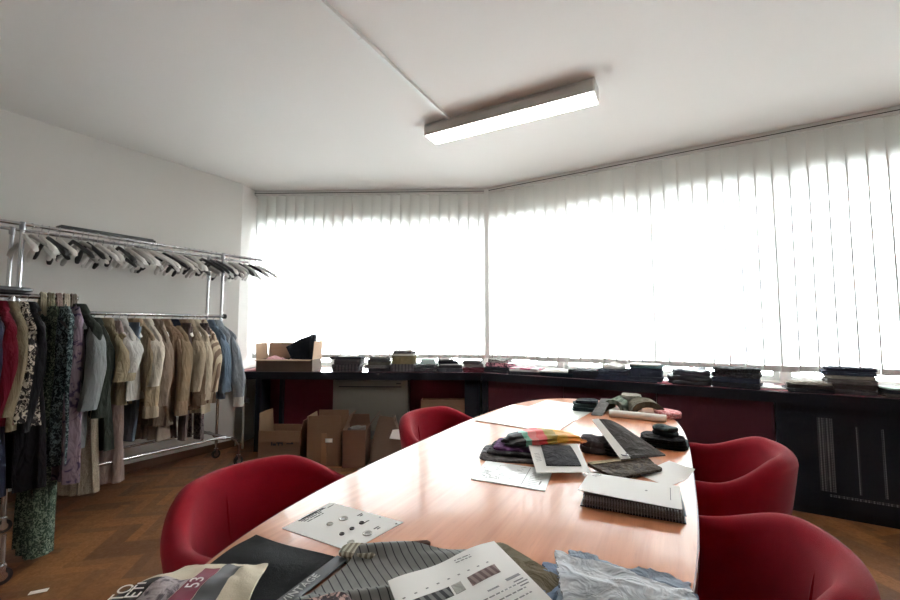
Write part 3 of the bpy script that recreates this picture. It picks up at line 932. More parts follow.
B('strap_dress', .825, 'long teal floral dress hanging beside the black and white blouse', tea_, L=.86, sw=.17, hw=.19, dep=.05, yaw=R(8), seed=35, sl=0, cat='dress', amp=.22)
B('strap_dress', .79, 'floor-length green floral dress hanging on the near rack', grn_, L=1.345, sw=.11, hw=.11, dep=.055, yaw=R(10), seed=37, sl=0, cat='dress', amp=.2)
B('coat', .70, 'black coat hanging between the printed clothes on the near rack', blk_, L=.95, dep=.05, yaw=R(6), seed=38, sl=.55)
B('blouse', .665, 'black and white printed blouse hanging on the near rack', bw_, L=.62, dep=.05, yaw=R(14), seed=39, sl=.5)
B('shirt', .625, 'olive shirt hanging left of the black and white blouse', oli_, L=.64, dep=.05, yaw=R(10), seed=40, sl=.46)
B('shirt', .585, 'crimson shirt hanging between olive and black clothes', crm_, L=.60, dep=.05, yaw=R(12), seed=41, sl=.46)
B('coat', .54, 'navy coat hanging under the dark tray', nav_, L=.98, dep=.055, yaw=R(8), seed=42, sl=.55)
B('coat', .48, 'long black coat cut off by the left edge of the photo', F('black_crepe', rgb(20, 19, 22)), L=1.1, dep=.06, yaw=R(4), seed=43, sl=.55)
# scrap of paper on the floor
o = MB().box((0, 0, .001), (.07, .028, .002)).build('paper_scrap', PAPER, smooth=False, loc=(-1.99, 2.10, .0005), rz=R(25))
tag(o, 'small white paper scrap on the floor by the near rack', 'paper')
# ---------------- ITEMS

# ------------------------------------------------------------------ soft goods helpers
def pad(w, d, t, layers=1, wave=.004, bulge=0, bend=0, arch=0, seed=1, e=11, fray=.008, dome=0):
    """a folded cloth / book: closed slab with lipped layers, origin at the middle of its base"""
    n = 64; rings = []
    per = oval(.5, .5, e, n)
    rr = random.Random(seed)
    off = Vector((rr.uniform(0, 50), rr.uniform(0, 50), seed * 1.7))
    fr = [1 + fray * rr.uniform(-1, 1) for _ in range(n)]
    def pt(px, py, s, z, k):
        x, y = px * w * s, py * d * s
        if fray: x *= 1 + (fr[k] - 1) * s ** 6; y *= 1 + (fr[k] - 1) * s ** 6
        f = z / t
        nz = noise.noise(Vector((x * 9, y * 9, 0)) + off) + .5 * noise.noise(Vector((x * 22, y * 22, 3)) + off)
        z2 = z + f * wave * (nz + .35) + f * bulge * (1 - (2 * x / w) ** 2) * (1 - (2 * y / d) ** 2)
        z2 += bend * (2 * x / w) ** 2 + arch * max(0, 1 - (2 * x / w) ** 2)
        return (x, y, max(z2, 0) if not arch else z2)
    for k in range(layers):
        z0 = t * k / layers; z1 = t * (k + 1) / layers; r = .0035
        jx = rr.uniform(-.05, .03) if layers > 1 else 0; jy = rr.uniform(-.06, .03) if layers > 1 else 0
        for zz, ins in ((z0 + .0001, r), ((z0 * .7 + z1 * .3), 0), (z0 * .3 + z1 * .7, 0), (z1 - .0001, r)):
            rings.append([pt(px * (1 + jx) , py * (1 + jy), 1 - 2 * ins / max(min(w, d), .02), zz, i) for i, (px, py) in enumerate(per)])
    for s in (.86, .66, .45, .24, .04):
        rings.append([pt(px, py, s, t, i) for i, (px, py) in enumerate(per)])
    low = []
    for s in (.04, .4, .75):
        low.append([pt(px, py, s, 0, i) for i, (px, py) in enumerate(per)])
    return MB().loft(low + rings)

def sheet(c, hf=None, th=.001, nu=18, nv=18, fray=0, seed=0):
    """thin slab over four 3D corners (near-left, near-right, far-right, far-left)"""
    c = [Vector(p) for p in c]; rr = random.Random(seed)
    top = []; bot = []
    for j in range(nv + 1):
        v = j / nv
        for i in range(nu + 1):
            u = i / nu
            uu, vv = u, v
            if fray and (i in (0, nu) or j in (0, nv)):
                uu += rr.uniform(-fray, fray); vv += rr.uniform(-fray, fray)
            p = c[0] * (1 - uu) * (1 - vv) + c[1] * uu * (1 - vv) + c[2] * uu * vv + c[3] * (1 - uu) * vv
            h = hf(u, v) if hf else 0
            bot.append((p.x, p.y, p.z + h)); top.append((p.x, p.y, p.z + h + th))
    N = len(top); W_ = nu + 1; f = []
    for j in range(nv):
        for i in range(nu):
            a = j * W_ + i
            f.append((N + a, N + a + 1, N + a + W_ + 1, N + a + W_)); f.append((a, a + W_, a + W_ + 1, a + 1))
    b = [i for i in range(W_)] + [j * W_ + nu for j in range(1, nv + 1)] + [nv * W_ + i for i in range(nu - 1, -1, -1)] + [j * W_ for j in range(nv - 1, 0, -1)]
    for i in range(len(b)):
        p, q = b[i], b[(i + 1) % len(b)]
        f.append((p, q, N + q, N + p))
    return MB().add(bot + top, f)

def place(mb, name, m, label, cat, loc=(0, 0, 0), rz=0, group=None, tilt=None):
    o = mb.build(name, m, loc=loc, rz=rz, angle=50)
    if tilt: o.rotation_euler = (tilt[0], tilt[1], rz)
    return tag(o, label, cat, group)

def centred(corners):
    c = sum((Vector(p) for p in corners), Vector()) / len(corners)
    return c, [Vector(p) - c for p in corners]

def flat(name, m, label, cat, corners, z, hf=None, th=.001, group=None, **k):
    cs = [(p[0], p[1], p[2] if len(p) > 2 else z) for p in corners]
    c, rel = centred(cs)
    return place(sheet(rel, hf, th, **k), name, m, label, cat, loc=c, group=group), c

def lettering(body, size, M, m, parent, name='lettering'):
    cu = bpy.data.curves.new('letters', 'FONT'); cu.body = body; cu.size = size; cu.align_x = 'CENTER'; cu.align_y = 'CENTER'; cu.extrude = .0003
    tmp = bpy.data.objects.new('letters', cu); C.objects.link(tmp)
    dg = bpy.context.evaluated_depsgraph_get()
    me = bpy.data.meshes.new_from_object(tmp.evaluated_get(dg))
    bpy.data.objects.remove(tmp); bpy.data.curves.remove(cu)
    me.transform(M); me.materials.clear(); me.materials.append(m); me.name = name
    o = bpy.data.objects.new(name, me); C.objects.link(o); o.parent = parent
    return o

def frame2(origin, xdir, z=None):
    x = Vector(xdir).normalized(); zz = Vector((0, 0, 1)); y = zz.cross(x).normalized(); zz = x.cross(y)
    M = Matrix((x, y, zz)).transposed().to_4x4(); M.translation = Vector(origin); return M

def dashes(parent, rel, rows, m=INK, name='lettering', z=.0008, th=.0003, seed=0):
    """rows: (u0, v0, u1, v1, thickness) strokes in the sheet's own corners"""
    mb = MB(); c = [Vector(p) for p in rel]
    def at(u, v): return c[0] * (1 - u) * (1 - v) + c[1] * u * (1 - v) + c[2] * u * v + c[3] * (1 - u) * v
    for u0, v0, u1, v1, w in rows:
        a, b = at(u0, v0), at(u1, v1); d = (b - a)
        if d.length < 1e-6: continue
        n = Vector((-d.y, d.x, 0)).normalized() * w / 2
        zz = Vector((0, 0, z))
        q = [a - n + zz, b - n + zz, b + n + zz, a + n + zz]
        mb.add(q + [p + Vector((0, 0, th)) for p in q], [(3, 2, 1, 0), (4, 5, 6, 7), (0, 1, 5, 4), (1, 2, 6, 5), (2, 3, 7, 6), (3, 0, 4, 7)])
    return mb.build(name, m, parent, smooth=False)

def words(u0, u1, v, rr, gap=.012):
    out = []; u = u0
    while u < u1:
        l = rr.uniform(.015, .06); out.append((u, v, min(u + l, u1), v)); u += l + gap
    return out

TZ = .7503
# ---- white sheet with buttons
cs = [(-.437, 1.119), (-.233, 1.007), (-.126, 1.153), (-.356, 1.281)]
o, c = flat('button_sheet', PAPER, 'white sheet of paper with seven buttons lying on it', 'paper', cs, TZ, th=.0012)
rel = [Vector((x, y, TZ)) - c for x, y in cs]
rr = random.Random(2); rows = []
for v, u0, u1 in ((.42, .03, .13), (.5, .02, .2), (.58, .02, .24)):
    rows += [(r[0], r[1], r[2], r[3], .005) for r in [(u0, v - .15, u0 + .01, v + .2)]]
for k, uu in enumerate((.06, .09, .13)):
    rows += [(uu, .28 + .02 * k + w0, uu, .28 + .02 * k + w1, .0035) for w0, w1 in ((0, .1), (.12, .26), (.28, .40 - .04 * k))]
rows += [(.05, .68, .05, .8, .003), (.07, .82, .07, .95, .003), (.5, .83, .5, .93, .004), (.53, .84, .53, .9, .004), (.68, .68, .68, .8, .004), (.86, .62, .86, .72, .004), (.89, .64, .89, .7, .004), (.96, .9, .975, .92, .006), (.72, .95, .73, .97, .005)]
rows = [r for r in rows if len(r) == 5 and abs(r[2] - r[0]) < .02]
dashes(o, rel, rows, INK, z=.0012)
def button(x, y, r, m, label, ring=None):
    z = TZ + .0013
    prof = [(.0005, .0008), (r * .25, .0008), (r * .62, .001), (r * .74, .0028), (r * .9, .0034), (r, .0022), (r * .97, 0), (.0005, 0)]
    b = place(MB().lathe(prof, 24), 'button', m, label, 'button', (x, y, z), group='buttons on the white sheet')
    if ring:
        MB().lathe([(r * .18, .0009), (r * .60, .0011), (r * .60, .0017), (r * .18, .0015)], 20).build('button_face', ring, b)
BD = solid('button_dark', rgb(70, 66, 64), .35); BW = solid('button_pearl', rgb(225, 222, 216), .25, coat=.5)
button(-.319, 1.140, .0085, BW, 'white pearl button nearest the left edge of the white sheet')
button(-.291, 1.171, .0125, BW, 'white ring button with dark centre, farther one on the white sheet', BD)
button(-.273, 1.086, .0065, BD, 'small dark button nearest the camera of three in a row')
button(-.254, 1.114, .0065, BD, 'small dark button in the middle of three in a row')
button(-.236, 1.146, .0070, BD, 'small dark button farthest from the camera of three in a row')
button(-.209, 1.089, .0125, BW, 'white ring button with dark centre, nearer the right edge of the white sheet', BD)
button(-.240, 1.045, .009, BW, 'white pearl button at the near corner of the white sheet')

# ---- black swatch with dark grey header card
cs = [(-.56, .80), (-.36, .72), (-.253, .968), (-.485, 1.076)]
rip = lambda u, v: .004 + .003 * math.sin(5 * u + 3 * v) + .0025 * math.sin(11 * v)
o, c = flat('fabric_swatch', F('black_wool', rgb(11, 10, 14), wrinkle=.12), 'black fabric sample with a dark grey lettered edge, beside the cream bag', 'fabric', cs, TZ, rip, .004)
hc = [Vector(p) - c for p in ((-.368, .715, TZ + .0125), (-.336, .702, TZ + .0125), (-.226, .951, TZ + .0105), (-.253, .968, TZ + .0105))]
hm = sheet(hc, None, .002); h = hm.build('header_card', solid('dark_grey_card', rgb(84, 86, 88), .6), o, smooth=False)
dirv = Vector((.110, .250, 0))
M = frame2(Vector((-.2915, .848, TZ + .0146)) - c, dirv)
lettering('VINTAGE', .023, M, solid('pale_print', rgb(196, 196, 194), .7), h)

# ---- cream carrier bag with print
BZ0 = TZ + .012
def bag_h(u, v):
    edge = max(0, .30 - u) / .30
    return .022 * math.sin(PI * min(1, max(0, v))) * (.5 + .5 * math.sin(2.4 * u + .6)) + .008 * noise.noise(Vector((u * 4, v * 4, 2))) + .004 * noise.noise(Vector((u * 10, v * 9, 7))) - .036 * edge ** 2 * (1 if u < .3 else 0) + .008
cs = [(-.675, .70), (-.345, .69), (-.385, .915), (-.605, .905)]
o, c = flat('carrier_bag', F('cream_bag', rgb(206, 194, 172), .08, 300, .7, wrinkle=.15), 'cream carrier bag with dark and burgundy print, lying over the table edge', 'bag', cs, BZ0, bag_h, .004, nu=36, nv=30)
rel = [Vector((x, y, BZ0)) - c for x, y in cs]
def bag_panel(name, u0, u1, v0, v1, m):
    q = [rel[0] * (1 - u) * (1 - v) + rel[1] * u * (1 - v) + rel[2] * u * v + rel[3] * (1 - u) * v for u, v in ((u0, v0), (u1, v0), (u1, v1), (u0, v1))]
    g = lambda u, v: bag_h(u0 + (u1 - u0) * u, v0 + (v1 - v0) * v) + .0042
    return sheet(q, g, .0006, 16, 16).build(name, m, o)
def bag_pt(u, v, dz=.0056):
    return rel[0] * (1 - u) * (1 - v) + rel[1] * u * (1 - v) + rel[2] * u * v + rel[3] * (1 - u) * v + Vector((0, 0, bag_h(u, v) + dz))
DK = solid('dark_print', rgb(44, 44, 46), .6); BG = solid('burgundy_print', rgb(106, 22, 48), .6); PGR = printed('pale_photo_print', rgb(172, 162, 164), rgb(108, 100, 106), 26)
bag_panel('dark_print', .66, .80, .05, .93, DK)
b_ = bag_panel('burgundy_print', .53, .655, .05, .80, BG)
bag_panel('photo_print', .33, .525, .05, .62, PGR)
d_ = bag_panel('dark_print', .10, .325, .05, .60, DK)
M = frame2(bag_pt(.60, .53, .0075), (-.1, 1, .03)); lettering('53', .034, M, PAPER, b_)
M = frame2(bag_pt(.17, .44, .0085), (-.1, 1, .03)); lettering('TO', .034, M, PAPER, d_)
M = frame2(bag_pt(.275, .44, .0085), (-.1, 1, .03)); lettering('ETI', .034, M, PAPER, d_)

# ---- striped cloth, white swatch page, blue cloths
place(pad(.085, .05, .026, 2, .004, seed=4, e=4), 'fabric_swatch', striped('ribbed_beige', rgb(188, 182, 164), rgb(120, 112, 98), .012, axis='X'), 'small folded beige ribbed fabric touching the button sheet', 'fabric', (-.205, .972, TZ), R(-8))
place(pad(.055, .018, .010, 1, .004, seed=5, e=3, fray=.06), 'fabric_swatch', F('brown_fringe', rgb(92, 66, 58)), 'small frayed brown fabric scrap behind the grey striped cloth', 'fabric', (-.075, 1.030, TZ), R(10))
PIN = striped('grey_pinstripe', rgb(140, 140, 138), rgb(52, 52, 56), .0165, rot=R(-32), duty=.14)
def fold(u, v):
    return .006 + .024 * max(0, math.sin(8.5 * v - 3.2 * u + .4)) ** 3 * (.5 + .5 * u) * (1 - max(0, min(1, (u - .35 - .45 * v) * 4))) + .004 * math.sin(4 * u + 2) + .010 * math.exp(-((v - .9) / .12) ** 2)
cs = [(-.30, .765), (.045, .76), (.075, .995), (-.19, .995)]
o, c = flat('fabric_swatch', PIN, 'grey pinstriped cloth in loose folds between the button sheet and swatch page', 'fabric', cs, TZ, fold, .004, nu=40, nv=40)
place(pad(.12, .07, .03, 2, .010, seed=6, e=4), 'fabric_swatch', printed('rose_black_print', rgb(44, 34, 38), rgb(178, 146, 138), 46), 'folded black and rose printed fabric at the lower picture edge', 'fabric', (-.225, .735, TZ + .02), R(20))
place(pad(.275, .22, .014, 3, .004, seed=7, e=12), 'fabric_swatch', F('olive_brown_cloth', rgb(106, 94, 72)), 'olive brown fabric samples bundled beneath the white swatch page', 'fabric', (.078, .862, TZ + .001), R(36))
pc = [(-.022, .586), (.205, .745), (.102, .997), (-.12, .836)]
pz = TZ + .026
pw = lambda u, v: .0035 * math.sin(9 * u + 1) * v + .004 * v
o, c = flat('swatch_page', PAPER, 'large white page with glued fabric strips and print, at the front of the table', 'paper', pc, pz, pw, .0012, nu=30, nv=24)
rel = [Vector((x, y, pz)) - c for x, y in pc]
def band(u0, u1, v0, v1, m):
    q = [rel[0] * (1 - u) * (1 - v) + rel[1] * u * (1 - v) + rel[2] * u * v + rel[3] * (1 - u) * v for u, v in ((u0, v0), (u1, v0), (u1, v1), (u0, v1))]
    sheet(q, lambda u, v: pw(u0 + (u1 - u0) * u, v0 + (v1 - v0) * v) + .0013, .001, 24, 6).build('fabric_strip', m, o)
ang = math.atan2(.161, .222)
band(.10, .40, .61, .71, striped('grey_band', rgb(128, 128, 126), rgb(58, 58, 60), .017, rot=-ang))
band(.42, .50, .61, .71, F('pale_band', rgb(186, 184, 178)))
band(.56, .82, .61, .71, striped('brown_band', rgb(150, 132, 128), rgb(96, 78, 76), .015, rot=-ang))
rr = random.Random(9)
rows = [(.05 + .09 * k, .76, .07 + .09 * k, .76, .003) for k in range(9)]
for v in (.90, .93): rows += [(a, v, b, v, .0025) for a, _, b, _ in words(.55, .70, v, rr)]
rows += [(.80, .50, .93, .50, .007), (.84, .45, .93, .45, .003), (.85, .42, .95, .42, .003), (.86, .39, .94, .39, .003), (.62, .48, .72, .48, .004)]
for v in (.30, .36, .42): rows += [(a, v, b, v, .003) for a, _, b, _ in words(.5, .9, v, rr)]
dashes(o, rel, rows, INKG, z=.0075)
BLUE = F('pale_blue_cotton', rgb(164, 176, 192)); PALE = printed('washed_blue', rgb(206, 206, 208), rgb(184, 190, 198), 14, thr=.5, soft=.2); BLU2 = F('washed_denim', rgb(126, 142, 168))
def crump(a, s, b=0):
    return lambda u, v: b + a * (.6 + noise.noise(Vector((u * 3.2, v * 3.2, s))) + .55 * noise.noise(Vector((u * 8, v * 8, s + 4))) + .25 * noise.noise(Vector((u * 17, v * 17, s + 8))))
flat('fabric_swatch', BLU2, 'frayed denim-blue cloth, undermost of the blue samples at the table front', 'fabric', [(.155, .70), (.44, .66), (.470, .835), (.205, .945)], TZ + .002, crump(.012, 3), .005, fray=.018, seed=3, nu=30, nv=30)
flat('fabric_swatch', BLUE, 'pale blue cloth with rough edges, middle layer of the blue samples', 'fabric', [(.16, .70), (.42, .65), (.462, .842), (.262, .955)], TZ + .020, crump(.009, 5), .005, fray=.022, seed=5, nu=30, nv=30)
flat('fabric_swatch', PALE, 'washed grey-blue crumpled cloth on top of the blue samples', 'fabric', [(.185, .70), (.40, .66), (.438, .792), (.225, .930)], TZ + .034, lambda u, v: crump(.008, 8)(u, v) + .012 * math.sin(PI * v), .005, fray=.012, seed=8, nu=36, nv=36)

# ---- spiral sample books
t = thing('spiral_notebook', 'thick spiral-bound sample book with a white cover, near the table edge', 'notebook', (.545, 1.285, TZ), math.atan2(-.112, .242))
PG = striped('page_edges', rgb(150, 146, 142), rgb(60, 58, 60), .0026, axis='Z')
MB().box((0, 0, .002), (.272, .19, .003)).build('back_cover', BLACKP, t, smooth=False)
MB().box((0, .004, .0095), (.262, .178, .012)).build('pages', PG, t, smooth=False)
MB().box((.004, .006, .0170), (.268, .180, .002)).build('divider', solid('divider_grey', rgb(120, 116, 112), .7), t, smooth=False)
MB().box((0, .006, .0245), (.258, .174, .0125)).build('pages', PG, t, smooth=False)
cv = [(-.142, -.088, .036), (.128, -.086, .032), (.136, .098, .032), (-.132, .1, .036)]
sheet(cv, lambda u, v: .006 * (1 - u) ** 2 * (1 - v) + .001, .0015).build('front_cover', PAPER, t)
cvo = [o_ for o_ in t.children if o_.name.startswith('front_cover')][0]
dashes(cvo, [Vector(p) for p in cv], [(.07, .75, .13, .86, .003), (.10, .74, .16, .85, .003), (.90, .2, .90, .75, .0018), (.66, .42, .67, .46, .006)], INKG, z=.0085)
for zc in (.0095, .0245):
    mb = MB()
    for k in range(34):
        x = -.125 + .25 * k / 33; pts = []
        for i in range(13):
            a = 2 * PI * i / 12; pts.append((x + .0018 * i / 12, -.092 + .0085 * math.cos(a), zc + .0078 * math.sin(a)))
        mb.tube(pts, .0011, 5)
    mb.build('spiral_binding', STEEL, t)

# ---- printed booklet, card with dark swatch
cs = [(.072, 1.472), (.304, 1.366), (.378, 1.563), (.141, 1.667)]
o, c = flat('printed_sheet', PAPER2, 'white sheet printed with faint drawings, left of the spiral sample book', 'paper', cs, TZ, None, .003)
rel = [Vector((x, y, TZ)) - c for x, y in cs]
rr = random.Random(4); rows = []
for k in range(26):
    u, v = rr.uniform(.05, .62), rr.uniform(.12, .9); rows.append((u, v, u + rr.uniform(-.08, .12), v + rr.uniform(-.08, .08), .0016))
for k in range(9): rows.append((.74, .1 + .08 * k, .86 + rr.uniform(0, .08), .1 + .08 * k, .0016))
rows.append((.68, .06, .69, .94, .002)); rows.append((.9, .2, .91, .36, .005))
dashes(o, rel, rows, INKG, z=.003)
# grey and purple pile with the colourful cloth
PG_ = 'cloths piled in the middle of the table'
place(pad(.34, .22, .009, 1, .006, seed=11, e=8), 'fabric_swatch', F('mid_grey_wool', rgb(96, 92, 92)), 'grey wool swatch, lowest of the pile under the colourful scarf', 'fabric', (.30, 1.745, TZ), R(-12), PG_)
place(pad(.30, .20, .009, 1, .006, seed=12, e=8), 'fabric_swatch', F('charcoal_wool', rgb(58, 56, 58)), 'charcoal swatch just above the grey wool swatch', 'fabric', (.315, 1.765, TZ + .011), R(-18), PG_)
place(pad(.25, .17, .010, 1, .004, seed=13, e=8), 'fabric_swatch', F('purple_felt', rgb(92, 58, 98)), 'purple felt swatch directly beneath the colourful scarf', 'fabric', (.315, 1.78, TZ + .024), R(-16), PG_)
def scarf_roll():
    nt = NT('rainbow_silk'); rough(nt, .55)
    v = coord(nt); sp = nt.n('ShaderNodeSeparateXYZ'); nt.l(v, sp.inputs[0])
    mr = ramp(nt, sp.outputs['X'], -.17, .17)
    cr = nt.n('ShaderNodeValToRGB'); cr.color_ramp.interpolation = 'CONSTANT'
    el = cr.color_ramp.elements
    cols = [(0, (24, 28, 34)), (.12, (36, 40, 44)), (.20, (98, 158, 138)), (.27, (196, 96, 92)), (.36, (200, 62, 58)), (.46, (150, 126, 40)), (.60, (206, 150, 40)), (.75, (224, 140, 42)), (.92, (190, 110, 40))]
    el[0].position = 0; el[0].color = rgb(*cols[0][1]); el[1].position = cols[1][0]; el[1].color = rgb(*cols[1][1])
    for p, q in cols[2:]:
        e_ = el.new(p); e_.color = rgb(*q)
    nz = nt.n('ShaderNodeTexNoise', Scale=26.0); nt.l(v, nz.inputs['Vector'])
    ad = nt.n('ShaderNodeMath', operation='MULTIPLY_ADD'); ad.inputs[1].default_value = .08; nt.l(nz.outputs['Fac'], ad.inputs[0])
    sb = nt.n('ShaderNodeMath', operation='SUBTRACT'); sb.inputs[1].default_value = .04; nt.l(mr, sb.inputs[0]); nt.l(sb.outputs[0], ad.inputs[2])
    nt.l(ad.outputs[0], cr.inputs[0]); nt.l(cr.outputs[0], nt.b.inputs['Base Color'])
    rings = []
    for i in range(30):
        f = i / 29; x = -.165 + .33 * f; ring = []
        w = .045 + .035 * math.sin(PI * min(1, f * 1.25)) ; h = .016 + .012 * math.sin(PI * f)
        if f > .93: w *= .75; h *= .6
        if f < .04: w *= .7; h *= .75
        for k in range(36):
            a = 2 * PI * k / 36
            r = 1 + .10 * math.sin(7 * a + 5 * f) + .05 * math.sin(13 * a - 9 * f)
            ring.append((x + .012 * math.sin(3 * a), w * math.cos(a) * r - .02 * f, max(0, h + h * math.sin(a) * r)))
        rings.append(ring)
    return MB().loft(rings), nt.m
mb, m = scarf_roll()
place(mb, 'silk_scarf', m, 'colourful rolled silk scarf in red, ochre and orange', 'scarf', (.395, 1.80, TZ + .036), R(8))
place(pad(.12, .09, .045, 2, .018, .008, seed=14, e=3), 'fabric_swatch', F('grey_brown_knit', rgb(88, 82, 84)), 'dark grey-brown knit bundle at the right end of the colourful scarf', 'fabric', (.615, 1.80, TZ), R(-20))
cs = [(.300, 1.475, TZ + .020), (.492, 1.495, TZ + .016), (.525, 1.74, TZ + .047), (.318, 1.73, TZ + .052)]
o, c = flat('swatch_card', PAPER, 'white card holding a square dark grey swatch, in the middle of the table', 'swatch card', cs, 0, None, .0015)
rel = [Vector(p) - c for p in cs]
q = [rel[0] * (1 - u) * (1 - v) + rel[1] * u * (1 - v) + rel[2] * u * v + rel[3] * (1 - u) * v for u, v in ((.22, .20), (.88, .18), (.82, .88), (.24, .9))]
sheet(q, lambda u, v: .0018 + .008 * math.sin(PI * v) * (.6 + .4 * math.sin(PI * u)), .004).build('swatch', F('slate_swatch', rgb(74, 72, 76)), o)['label'] = 'dark grey square swatch'
dashes(o, rel, [(.06, .35 + .05 * k, .16, .37 + .05 * k, .002) for k in range(6)], INKG, z=.002)
# dark swatch book with white header, brown swatch, curled paper
place(pad(.15, .10, .036, 3, .008, seed=15, e=5), 'fabric_swatch', F('ink_black_cloth', rgb(34, 33, 36)), 'black folded cloth propping up the dark rounded swatch board', 'fabric', (.715, 1.765, TZ), R(-10))
cs = [(.645, 1.60, .775), (.845, 1.665, .772), (.755, 1.845, .848), (.615, 1.82, .872)]
c, rel = centred(cs)
def hb(u, v): return .012 * math.sin(PI * u) * v - .018 * max(0, u - .55) * v
o = place(sheet(rel, hb, .005), 'swatch_board', F('dark_taupe_felt', rgb(82, 78, 76)), 'dark taupe swatch board with a white header strip, propped up at an angle', 'swatch board', c)
q = [rel[0] * (1 - u) * (1 - v) + rel[1] * u * (1 - v) + rel[2] * u * v + rel[3] * (1 - u) * v for u, v in ((-.02, -.01), (.2, -.01), (.2, 1.01), (-.02, 1.01))]
hs = sheet(q, lambda u, v: hb(u * .2, v) + .0055, .001).build('header_strip', PAPER, o)
M = frame2(rel[0] + Vector((.022, .026, .014)), (1, .3, 0))
mb = MB(); pts = [(.012 * math.cos(2 * PI * i / 16), .012 * math.sin(2 * PI * i / 16), 0) for i in range(17)]
mb.tube([M @ Vector(p) for p in pts], .003, 6).build('ring', STEEL, hs)
BRP = printed('brown_jacquard', rgb(82, 70, 58), rgb(52, 44, 38), 60, thr=.5, soft=.1)
cs = [(.560, 1.435, TZ + .0045), (.765, 1.535, TZ + .0045), (.765, 1.66, TZ + .0095), (.510, 1.575, TZ + .0095)]
o, c = flat('fabric_swatch', BRP, 'brown patterned fabric swatch with a beige top strip, behind the spiral sample book', 'fabric', cs, 0, crump(.004, 2), .010, nu=24, nv=24)
rel = [Vector(p) - c for p in cs]
q = [rel[0] * (1 - u) * (1 - v) + rel[1] * u * (1 - v) + rel[2] * u * v + rel[3] * (1 - u) * v for u, v in ((.0, .84), (.86, .84), (.86, 1.02), (0, 1.02))]
sheet(q, lambda u, v: .0145, .0015).build('header_strip', F('sand_strip', rgb(176, 158, 128)), o)
cs = [(.717, 1.404), (.863, 1.50), (.862, 1.672), (.668, 1.525)]
flat('loose_paper', PAPER, 'plain white paper with a curled-up corner by the right table edge', 'paper', cs, TZ, lambda u, v: .030 * max(0, u - .55) ** 2 * 4 * (1 - v) + .0005, .001)
PR = 'dark cloths folded by the right table edge'
place(pad(.20, .15, .020, 2, .008, seed=16, e=5), 'fabric_swatch', F('blackish_teal', rgb(30, 38, 40)), 'blackish teal cloth, bottom of the folded pile by the right table edge', 'fabric', (.955, 1.90, TZ), R(-35), PR)
place(pad(.18, .14, .018, 2, .010, seed=17, e=4), 'fabric_swatch', F('deep_black', rgb(18, 18, 21)), 'deep black cloth, middle of the folded pile by the right table edge', 'fabric', (.945, 1.885, TZ + .024), R(-25), PR)
place(pad(.10, .08, .030, 2, .014, seed=18, e=3), 'fabric_swatch', F('dull_teal', rgb(64, 78, 80)), 'dull teal crumpled cloth, top of the folded pile by the right table edge', 'fabric', (.965, 1.895, TZ + .046), R(-50), PR)
# ---- far end of the table
flat('paper_board', PAPER2, 'large white paper board at the far end of the table, under the other board', 'paper', [(.40, 2.62), (.72, 2.40), (1.00, 2.80), (.70, 3.055)], TZ, None, .0018)
flat('paper_board', PAPER2, 'large white paper board with dark cut edges, left of the far fabric rolls', 'paper', [(.131, 2.399), (.527, 2.105), (.817, 2.569), (.421, 2.863)], TZ + .002, None, .002)
FG = 'folded fabrics at the far end of the table'
place(pad(.16, .14, .020, 2, .006, seed=21, e=6), 'fabric_swatch', F('dark_teal_wool', rgb(44, 58, 62)), 'dark teal folded cloth, bottom of the left pile at the far table end', 'fabric', (.865, 2.69, TZ + .004), R(-20), FG)
place(pad(.15, .13, .018, 2, .006, seed=22, e=6), 'fabric_swatch', F('teal_grey_wool', rgb(78, 96, 98)), 'teal grey folded cloth, second in the left pile at the far table end', 'fabric', (.87, 2.70, TZ + .027), R(-10), FG)
place(pad(.14, .12, .018, 2, .008, seed=23, e=6), 'fabric_swatch', F('blue_black_wool', rgb(36, 42, 50)), 'blue-black folded cloth, top of the left pile at the far table end', 'fabric', (.875, 2.69, TZ + .048), R(-25), FG)
cs = [(.845, 2.53, TZ + .002), (.905, 2.51, TZ + .002), (1.03, 2.68, TZ + .07), (.965, 2.69, TZ + .07)]
flat('swatch_board', F('mid_grey_felt', rgb(128, 130, 130)), 'narrow grey swatch board leaning between the teal pile and green roll', 'swatch board', cs, 0, None, .004)
def archroll(w, d, h, th, seed):
    rings = []; n = 22
    for j in range(13):
        y = -d / 2 + d * j / 12; ring = []
        wob = .004 * math.sin(j * 1.1 + seed)
        for i in range(n + 1):
            a = PI * i / n; ring.append((w / 2 * math.cos(a) * (1 + .02 * math.sin(j + i * .5)), y, max(0, h * math.sin(a) ** .8 + wob * math.sin(a))))
        for i in range(n, -1, -1):
            a = PI * i / n; ring.append(((w / 2 - th) * math.cos(a), y, max(0, (h - th) * math.sin(a) ** .8)))
        rings.append(ring)
    return MB().loft(rings)
place(archroll(.13, .20, .075, .022, 1), 'fabric_swatch', striped('green_weave', rgb(112, 122, 108), rgb(74, 84, 74), .03, axis='X'), 'green woven cloth rolled over, between the grey board and brown fold', 'fabric', (1.075, 2.70, TZ), R(-38), FG)
place(archroll(.19, .18, .080, .030, 2), 'fabric_swatch', F('moss_brown', rgb(98, 92, 78)), 'moss brown cloth folded in an arch at the far table end', 'fabric', (1.205, 2.60, TZ), R(-14), FG)
place(pad(.12, .12, .085, 3, .010, seed=25, e=4), 'fabric_swatch', F('stone_wool', rgb(150, 144, 132)), 'stone coloured folded cloth behind the moss brown arch', 'fabric', (1.19, 2.76, TZ), R(-20), FG)
place(pad(.13, .13, .035, 2, .010, seed=26, e=3), 'fabric_swatch', printed('pink_print', rgb(186, 110, 116), rgb(214, 168, 168), 70), 'pink printed cloth at the right end of the far fabrics', 'fabric', (1.285, 2.49, TZ), R(20), FG)
t = thing('paper_tube', 'white paper roll lying in front of the far folded fabrics', 'paper roll', (1.075, 2.425, TZ + .0205), math.atan2(2.341 - 2.505, 1.231 - .962))
